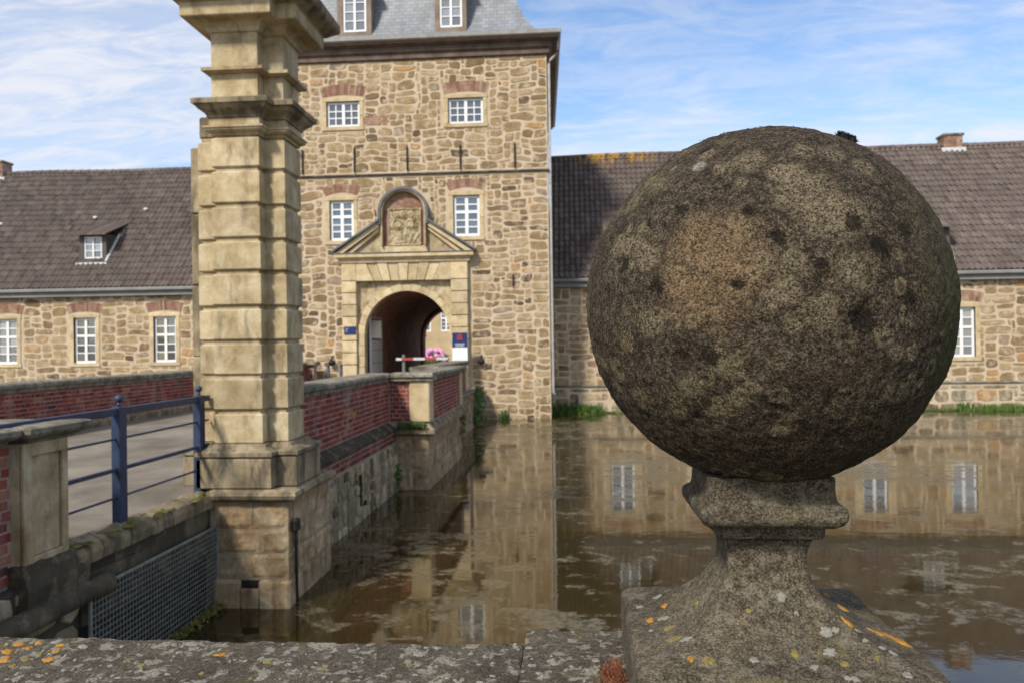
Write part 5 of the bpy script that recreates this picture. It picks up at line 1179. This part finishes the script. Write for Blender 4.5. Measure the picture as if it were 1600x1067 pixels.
def leaves(name, region, n, seed, label, cat, size=.06, mat=IVY):
    rnd = random.Random(seed); mb = MB()
    for i in range(n):
        q, nrm = region(rnd); nrm = (Vector(nrm)+Vector((rnd.gauss(0, .5), rnd.gauss(0, .5), rnd.gauss(0, .5)))).normalized(); a = nrm.cross(Vector((rnd.gauss(0, 1), rnd.gauss(0, 1), rnd.gauss(0, 1)))).normalized(); b = nrm.cross(a); s = size*rnd.uniform(.6, 1.4); q = Vector(q)
        mb.add([q-a*s, q-b*s*.6+nrm*s*.15, q+a*s, q+b*s*.6+nrm*s*.15], [(0, 1, 2, 3)], rnd.random())
    return tag(mb.build(name, mat, None, fixn=False), label, cat)
leaves('ivy', lambda r: ((-3.30+abs(r.gauss(0, .08)), 27.6+r.uniform(-.9, .9), WZ+.1+1.25*r.random()**1.2), (1, -.3, .2)), 520, 1, 'green ivy hanging over the bridge wall close to the tower', 'ivy')
leaves('ivy', lambda r: ((-3.2+.55*r.random()-.2, 15.28+r.gauss(0, .06), .03+abs(r.gauss(0, .05))), (0, -.5, 1)), 260, 2, 'green creeper on the mossy ledge of the parapet bay', 'creeper', .03)
leaves('ivy', lambda r: ((-3.40+r.gauss(0, .03), 15.22+r.gauss(0, .06), WZ+.08+.45*r.random()), (.7, -.7, .2)), 110, 3, 'small fern in the corner where the bay meets the retaining wall', 'fern', .045)
leaves('ivy', lambda r: ((-2.74+abs(r.gauss(0, .03)), 19.8+r.gauss(0, .12), -.1-.5*r.random()), (1, 0, .2)), 90, 4, 'moss hanging below the far corner of the parapet bay', 'moss', .05, MOSS)
leaves('algae_film', lambda r: ((r.uniform(-.6, 18.5), WY-.14-abs(r.gauss(0, .22)), WZ+.006+.004*r.random()), (0, 0, 14)), 1500, 9, 'yellow-green algae film floating along foot of the wing wall', 'algae', .06, MOSS)['kind'] = 'stuff'
rnd = random.Random(31)
for i in range(16): mosspad('moss', MOSS, (rnd.uniform(-3.42, -2.8), rnd.uniform(15.27, 15.34), .0), rnd.uniform(.04, .1), rnd.uniform(.03, .05), rnd.uniform(.015, .04), par, 100+i)
leaves('algae_fringe', lambda r: ((-3.85+abs(r.gauss(0, .05)), 7.3+1.1*r.random(), WZ+.02+abs(r.gauss(0, .03))), (1, 0, .5)), 320, 5, 'green algae fringe on water at foot of the wire screen', 'algae', .022, MOSS)['kind'] = 'stuff'

# ================================================================== foreground: coping, ball finial
def fbm(p, sc, amp): return amp*(noise.noise(Vector(p)*sc)+.5*noise.noise(Vector(p)*sc*2.1)+.25*noise.noise(Vector(p)*sc*4.3))
fw = thing('bank_parapet', (0, 1, 0), 'lichen-spotted grey stone coping of the bank parapet', 'parapet')
def slab(x0, x1, y0, y1, zt, th, nx, ny, tint, seed, mat):
    mb = MB(); vs = []; fs = []
    prof = [(y0, zt-th), (y0, zt-.015), (y0+.006, zt-.004)]+[(y0+.012+(y1-y0-.024)*i/ny, zt) for i in range(ny+1)]+[(y1-.006, zt-.004), (y1, zt-.015), (y1, zt-th)]
    n = len(prof)
    for i in range(nx+1):
        x = x0+(x1-x0)*i/nx; ex = min(i, nx-i)/nx*(x1-x0)
        for (y, z) in prof:
            d = fbm((x, y, z+seed), 14, .0035)+fbm((x, y, z+seed), 55, .0016); dy_ = fbm((x, 3+seed, y), 20, .0014)
            ed = max(0, 1-ex/.010)*.002
            vs.append((x, y+(dy_ if y > y1-.05 else 0), z+d*(1 if z > zt-.02 else .2)-ed))
    for i in range(nx):
        for j in range(n-1): a = i*n+j; fs.append((a, a+1, a+n+1, a+n))
    fs.append(tuple(range(n))); fs.append(tuple(nx*n+j for j in range(n-1, -1, -1)))
    mb.add(vs, fs, tint); return mb, mb.build('coping_slab', mat, fw, smooth=True)
slabA, _o = slab(-2.6, -0.0695, .62, 1.077, 1.2, .12, 500, 90, .5, 1, FCOP)
slabB, _o = slab(-0.0688, 0.354, .60, 1.131, 1.2, .13, 110, 100, .6, 7, FCOP)
m = MB(); m.box(-2.6, .33, .70, 1.02, -2.5, 1.085); m.build('parapet_core', RUBD, fw)
rubble(fw, Fr('B', 1.02), -2.6, .32, WZ-.1, 1.05, (), .16, .13, (2, 4), (2, 3), RUBW, 0, 71, .03, .015, None, None, .04, rest='parapet_stones')

bf = thing('ball_finial', (0.212, .938, 1.2), 'large weathered stone ball on a flared square pedestal', 'finial')
bm = bmesh.new(); bmesh.ops.create_icosphere(bm, subdivisions=8, radius=BR)
for v in bm.verts:
    p = v.co.copy(); nn = p.normalized(); d = fbm(p, 7, .0022)+fbm(p+Vector((5, 1, 2)), 24, .0016)+.0010*noise.noise(p*90)+.0007*noise.noise(p*190)
    pit = noise.noise(p*38+Vector((9, 2, 4)))
    if pit > .45: d -= (pit-.45)*.010
    v.co = p+nn*d
me = bpy.data.meshes.new('ball'); bm.to_mesh(me); bm.free(); me.polygons.foreach_set('use_smooth', [True]*len(me.polygons)); me.materials.append(BALLM)
bo = bpy.data.objects.new('ball', me); link(bo, bf, BC)
PC = (0.212, .938)
def sq_loft(name, prof, mat, parent, rc=.012, per=44, amp=1.0, seed=0):
    rings = []
    for (hw_, z) in prof:
        r = min(rc, hw_*.5); pts = []
        for s in range(4):
            for i in range(per):
                t = -1+2*i/per; q = [hw_, t*hw_]
                # round the corner
                ang = math.atan2(q[1], q[0]); L = hw_-r; qx, qy = q
                if abs(qy) > L:
                    e = math.copysign(1, qy); k = (abs(qy)-L)/r; th = k*math.pi/4; qx = L+r*math.cos(th); qy = e*(L+r*math.sin(th))
                c, s_ = (1, 0) if s == 0 else (0, 1) if s == 1 else (-1, 0) if s == 2 else (0, -1)
                pts.append((PC[0]+qx*c-qy*s_, PC[1]+qx*s_+qy*c, z))
        rings.append(pts)
    rr = []
    for ring in rings:
        o_ = []
        for p in ring:
            v = Vector((p[0]-PC[0], p[1]-PC[1], 0)); nn = v.normalized(); d = (fbm(p, 18, .0016)+fbm(p, 60, .0009)+.0006*noise.noise(Vector(p)*170))*amp
            o_.append((p[0]+nn.x*d, p[1]+nn.y*d, p[2]+d*.6))
        rr.append(o_)
    mb = MB(); mb.loft(rr, tint=.5); return mb, mb.build(name, mat, parent, smooth=True)
def dens(prof, n):
    outp = []
    for (a, b) in zip(prof[:-1], prof[1:]):
        k = max(1, int(math.hypot(b[0]-a[0], b[1]-a[1])/n))
        for i in range(k): outp.append((a[0]+(b[0]-a[0])*i/k, a[1]+(b[1]-a[1])*i/k))
    return outp+[prof[-1]]
base_prof = [(.151, 1.203), (.1515, 1.262), (.150, 1.268), (.145, 1.2725), (.130, 1.276), (.112, 1.281), (.097, 1.287), (.084, 1.294), (.073, 1.303), (.064, 1.312), (.0565, 1.321), (.051, 1.330), (.0468, 1.338), (.0440, 1.348), (.0430, 1.358), (.0436, 1.367), (.0455, 1.374), (.0475, 1.380), (.0485, 1.384)]
baseM, base_o = sq_loft('base', dens(base_prof, .0025), PEDM, bf, rc=.010)
col_prof = [(.048, 1.3845), (.0560, 1.386), (.0578, 1.388), (.0580, 1.3985), (.0610, 1.3995), (.0680, 1.4005), (.0735, 1.404), (.0768, 1.4095), (.0775, 1.415), (.0765, 1.4205), (.0730, 1.425), (.0692, 1.4275), (.0680, 1.431), (.0672, 1.44), (.0668, 1.453), (.060, 1.4545)]
collM, coll_o = sq_loft('collar', dens(col_prof, .002), PEDM, bf, rc=.008, seed=2)
# lichen crusts, laid on the stone where they grow
def lichen(tree, px, py, r, mat, parent, seed, asp=1.0):
    d = ray(px, py).normalized(); loc, nrm, _i, _d = tree.ray_cast(CAM, d)
    if loc is None: return
    lichen_at(tree, loc, nrm, r, mat, parent, seed, asp)
def lichen_at(tree, loc, nrm, r, mat, parent, seed, asp=1.0):
    if nrm.dot(CAM-loc) < 0: nrm = -nrm
    rnd = random.Random(seed); a = nrm.cross(Vector((rnd.gauss(0, 1), rnd.gauss(0, 1), rnd.gauss(0, .3)))).normalized(); b = nrm.cross(a); n = 28; vs = [loc+nrm*.0012]
    for f, hgt in ((.55, .0013), (.92, .0010), (1.0, -.0006)):
        for j in range(n):
            t = 2*math.pi*j/n; k = r*f*(1+.6*noise.noise(Vector((math.cos(t)*1.8, math.sin(t)*1.8, seed*1.37)))+.3*noise.noise(Vector((math.cos(t)*4.5, math.sin(t)*4.5, seed*2.1))))
            q = loc+a*k*math.cos(t)*asp+b*k*math.sin(t); h_ = tree.ray_cast(q+nrm*.02, -nrm, .06); q = h_[0] if h_[0] is not None else q
            vs.append(q+nrm*hgt)
    fs = [(0, 1+j, 1+(j+1) % n) for j in range(n)]+[(1+k*n+j, 1+(k+1)*n+j, 1+(k+1)*n+(j+1) % n, 1+k*n+(j+1) % n) for k in range(2) for j in range(n)]
    mb = MB(); mb.add(vs, fs, rnd.random()); mb.build('lichen', mat, parent, smooth=True, fixn=False)
def tri(mb): return BVHTree.FromPolygons([Vector(v) for v in mb.v], mb.f, epsilon=0.0)
tb = tri(baseM); tA = tri(slabA); tB = tri(slabB)
for i, (px, py, r, mt, asp) in enumerate([(1038, 946, .0042, LICO, 1.3), (1016, 969, .0045, LICO, 1.6), (1037, 966, .0048, LICG, 1.4), (1089, 942, .003, LICY, 1.5), (1285, 914, .006, LICO, 1.6), (1290, 929, .005, LICO, 1.8), (1316, 950, .006, LICO, 1.4), (1325, 972, .006, LICO, 1.5), (1377, 990, .0075, LICO, 1.7), (1407, 1002, .0075, LICO, 1.6),
        (1222, 932, .005, LICG, 1.0), (1291, 986, .0062, LICG, 1.0), (1306, 984, .0035, LICG, 1.0), (1297, 1018, .0062, LICG, 1.1), (1178, 1031, .0042, LICG, 1.1), (1243, 1021, .0045, LICY, 1.1), (1108, 1032, .0062, LICY, 1.1), (1080, 1029, .0038, LICO, 1.2), (1056, 998, .005, LICY, 1.5), (1072, 998, .0048, LICG, 1.4), (1046, 981, .004, LICY, 1.5), (1018, 985, .003, LICG, 1), (1028, 932, .004, LICG, 1.6), (1272, 1042, .004, LICG, 1.4), (1325, 1060, .004, LICG, 1), (1336, 1061, .0036, LICG, 1.2), (1418, 1055, .0048, LICG, 1.1), (1371, 1028, .0036, LICY, 1), (1244, 958, .0025, LICG, 1), (1170, 955, .0032, LICY, 1), (1000, 948, .0035, LICG, 1.3), (1352, 1000, .003, LICG, 1.3), (1380, 1012, .003, LICG, 1.3), (1395, 1020, .0035, LICG, 1.3), (1340, 985, .003, LICG, 1.3), (1050, 915, .005, LICG, 2), (1318, 1038, .003, LICY, 1), (1320, 1038, .003, LICY, 1.4)]):
    lichen(tb, px, py, r, mt, bf, 200+i, asp)
rnd = random.Random(77)
for i, (px, py, r, mt) in enumerate([(12, 1018, .007, LICO), (30, 1006, .006, LICO), (8, 1030, .006, LICO), (45, 1012, .006, LICO), (62, 1022, .0045, LICY), (75, 1030, .006, LICO), (88, 1017, .0065, LICO), (95, 1008, .005, LICO), (40, 1030, .005, LICY), (60, 1004, .004, LICO), (20, 1040, .004, LICY), (345, 1023, .0055, LICO), (418, 1034, .0042, LICY), (222, 1040, .0045, LICY), (200, 1032, .004, LICY), (505, 1045, .0045, LICY), (315, 1052, .003, LICY), (392, 1060, .003, LICY), (655, 1022, .006, LICG), (130, 1010, .005, LICG), (90, 1002, .006, LICG), (640, 1040, .0035, LICY)]):
    lichen(tA, px, py, r, mt, fw, 300+i, 1.3)
for i in range(150):
    px, py = rnd.uniform(-10, 950), rnd.uniform(1004, 1066); t_ = tA if px < 820 else tB
    if px > 820: py = rnd.uniform(985, 1066)
    lichen(t_, px, py, rnd.uniform(.001, .003), LICG if rnd.random() < .9 else LICY, fw, 400+i, rnd.uniform(1, 2))
# moss tuft on the ball
p = bpt(1322, 226); nn = (p-BC).normalized(); d = ray(1322, 218).normalized(); q0 = CAM+d*((BC-CAM).dot(d)); nn = (q0-BC).normalized(); p = BC+nn*(BR-.001)
mb = MB(); rnd = random.Random(3); side = cr
for i in range(700):
    dirn = (nn+Vector((rnd.gauss(0, .5), rnd.gauss(0, .5), rnd.gauss(0, .4)))).normalized(); b0 = p+side*rnd.uniform(-.0095, .0095)+cf*rnd.gauss(0, .004)
    b0 = BC+(b0-BC).normalized()*(BR-.0005); L = rnd.uniform(.003, .0085); w_ = dirn.cross(Vector((rnd.gauss(0, 1), rnd.gauss(0, 1), rnd.gauss(0, 1)))).normalized()*.0009
    mb.add([b0-w_, b0+w_, b0+w_*.8+dirn*L*.7, b0+dirn*L, b0-w_*.8+dirn*L*.7], [(0, 1, 2, 3, 4)])
mo = mb.build('moss_tuft', MOSSD, None, fixn=False); tag(mo, 'small dark moss tuft growing on top of the stone ball', 'moss')
mb = MB()
for i in range(60):
    t = rnd.uniform(0, 6.28); ph = abs(rnd.gauss(0, .5)); dirn = Vector((math.cos(t)*math.sin(ph), math.sin(t)*math.sin(ph), math.cos(ph))); b0 = BC+dirn*(BR+.0002)
    if dirn.y > .55: continue
    for k in range(5):
        dd = (dirn+Vector((rnd.gauss(0, .6), rnd.gauss(0, .6), rnd.gauss(0, .6)))).normalized(); L = rnd.uniform(.001, .0028); w_ = dd.cross(Vector((rnd.gauss(0, 1), rnd.gauss(0, 1), rnd.gauss(0, 1)))).normalized()*.0006; bb = b0+Vector((rnd.gauss(0, .0012), rnd.gauss(0, .0012), 0))
        mb.add([bb-w_, bb+w_, bb+dd*L], [(0, 1, 2)])
mb.build('crumbs', MOSSD, bf, kind='stuff', fixn=False)
# dry red moss in the corner of base and coping
mb = MB(); c0 = hit(958, 1060, Z=1.2)
for i in range(1500):
    yy = c0.y+rnd.gauss(0, .035); xx = .058-abs(rnd.gauss(0, .012))-.002; bb = Vector((xx, yy, 1.2)); dirn = Vector((rnd.gauss(-.25, .5), rnd.gauss(0, .5), 1)).normalized(); L = rnd.uniform(.003, .013)*max(.25, 1-abs(yy-c0.y)/.09); w_ = dirn.cross(Vector((rnd.gauss(0, 1), rnd.gauss(0, 1), 0))).normalized()*.0007
    mb.add([bb-w_, bb+w_, bb+w_*.7+dirn*L*.7, bb+dirn*L, bb-w_*.7+dirn*L*.7], [(0, 1, 2, 3, 4)])
mo = mb.build('red_moss', REDM, None, fixn=False); tag(mo, 'dry reddish moss in the corner between pedestal and coping', 'moss')

# ================================================================== trees on the bank behind, mirrored in the panes
def tree(x, y, h, seed, label):
    rnd = random.Random(seed); t = thing('bank_tree', (x, y, 0), label, 'tree', 'trees on the bank'); mb = MB()
    mb.tube([(x, y, -.05), (x+.1, y, h*.25), (x-.05, y+.1, h*.55), (x, y, h*.8)], [h*.035, h*.027, h*.018, h*.006], 10)
    cl = []
    for i in range(11):
        a = rnd.uniform(0, 6.28); r = rnd.uniform(.1, .32)*h; z = h*rnd.uniform(.38, .92); r *= 1.1-.6*(z/h-.4); e = Vector((x+r*math.cos(a), y+r*math.sin(a), z)); cl.append((e, h*rnd.uniform(.10, .17)))
        mb.tube([(x, y, z-h*.16), (x+(e.x-x)*.5, y+(e.y-y)*.5, z-h*.07), tuple(e)], [h*.012, h*.008, h*.003], 6)
    mb.build('trunk', BARK, t); mb = MB()
    for i in range(2600):
        c, r = rnd.choice(cl); u = Vector((rnd.gauss(0, 1), rnd.gauss(0, 1), rnd.gauss(0, .8))).normalized(); q = c+u*r*rnd.uniform(.45, 1.1); a = u.cross(Vector((rnd.gauss(0, 1), rnd.gauss(0, 1), rnd.gauss(0, 1)))).normalized(); b = (u.cross(a)+u*rnd.gauss(0, .5)).normalized(); s = rnd.uniform(.10, .2)
        mb.add([q-a*s, q-b*s*.55, q+a*s, q+b*s*.55], [(0, 1, 2, 3)], rnd.random())
    mb.build('crown', LEAF, t, kind='stuff', fixn=False)
for i, (x, y, h) in enumerate(((-34, -30, 11), (-26, -33, 9.5), (-19, -28, 12), (-12, -34, 10), (-5, -29, 11), (-1.5, -36, 13))): tree(x, y, h, 900+i, 'broad leafy tree on the bank across from the castle')
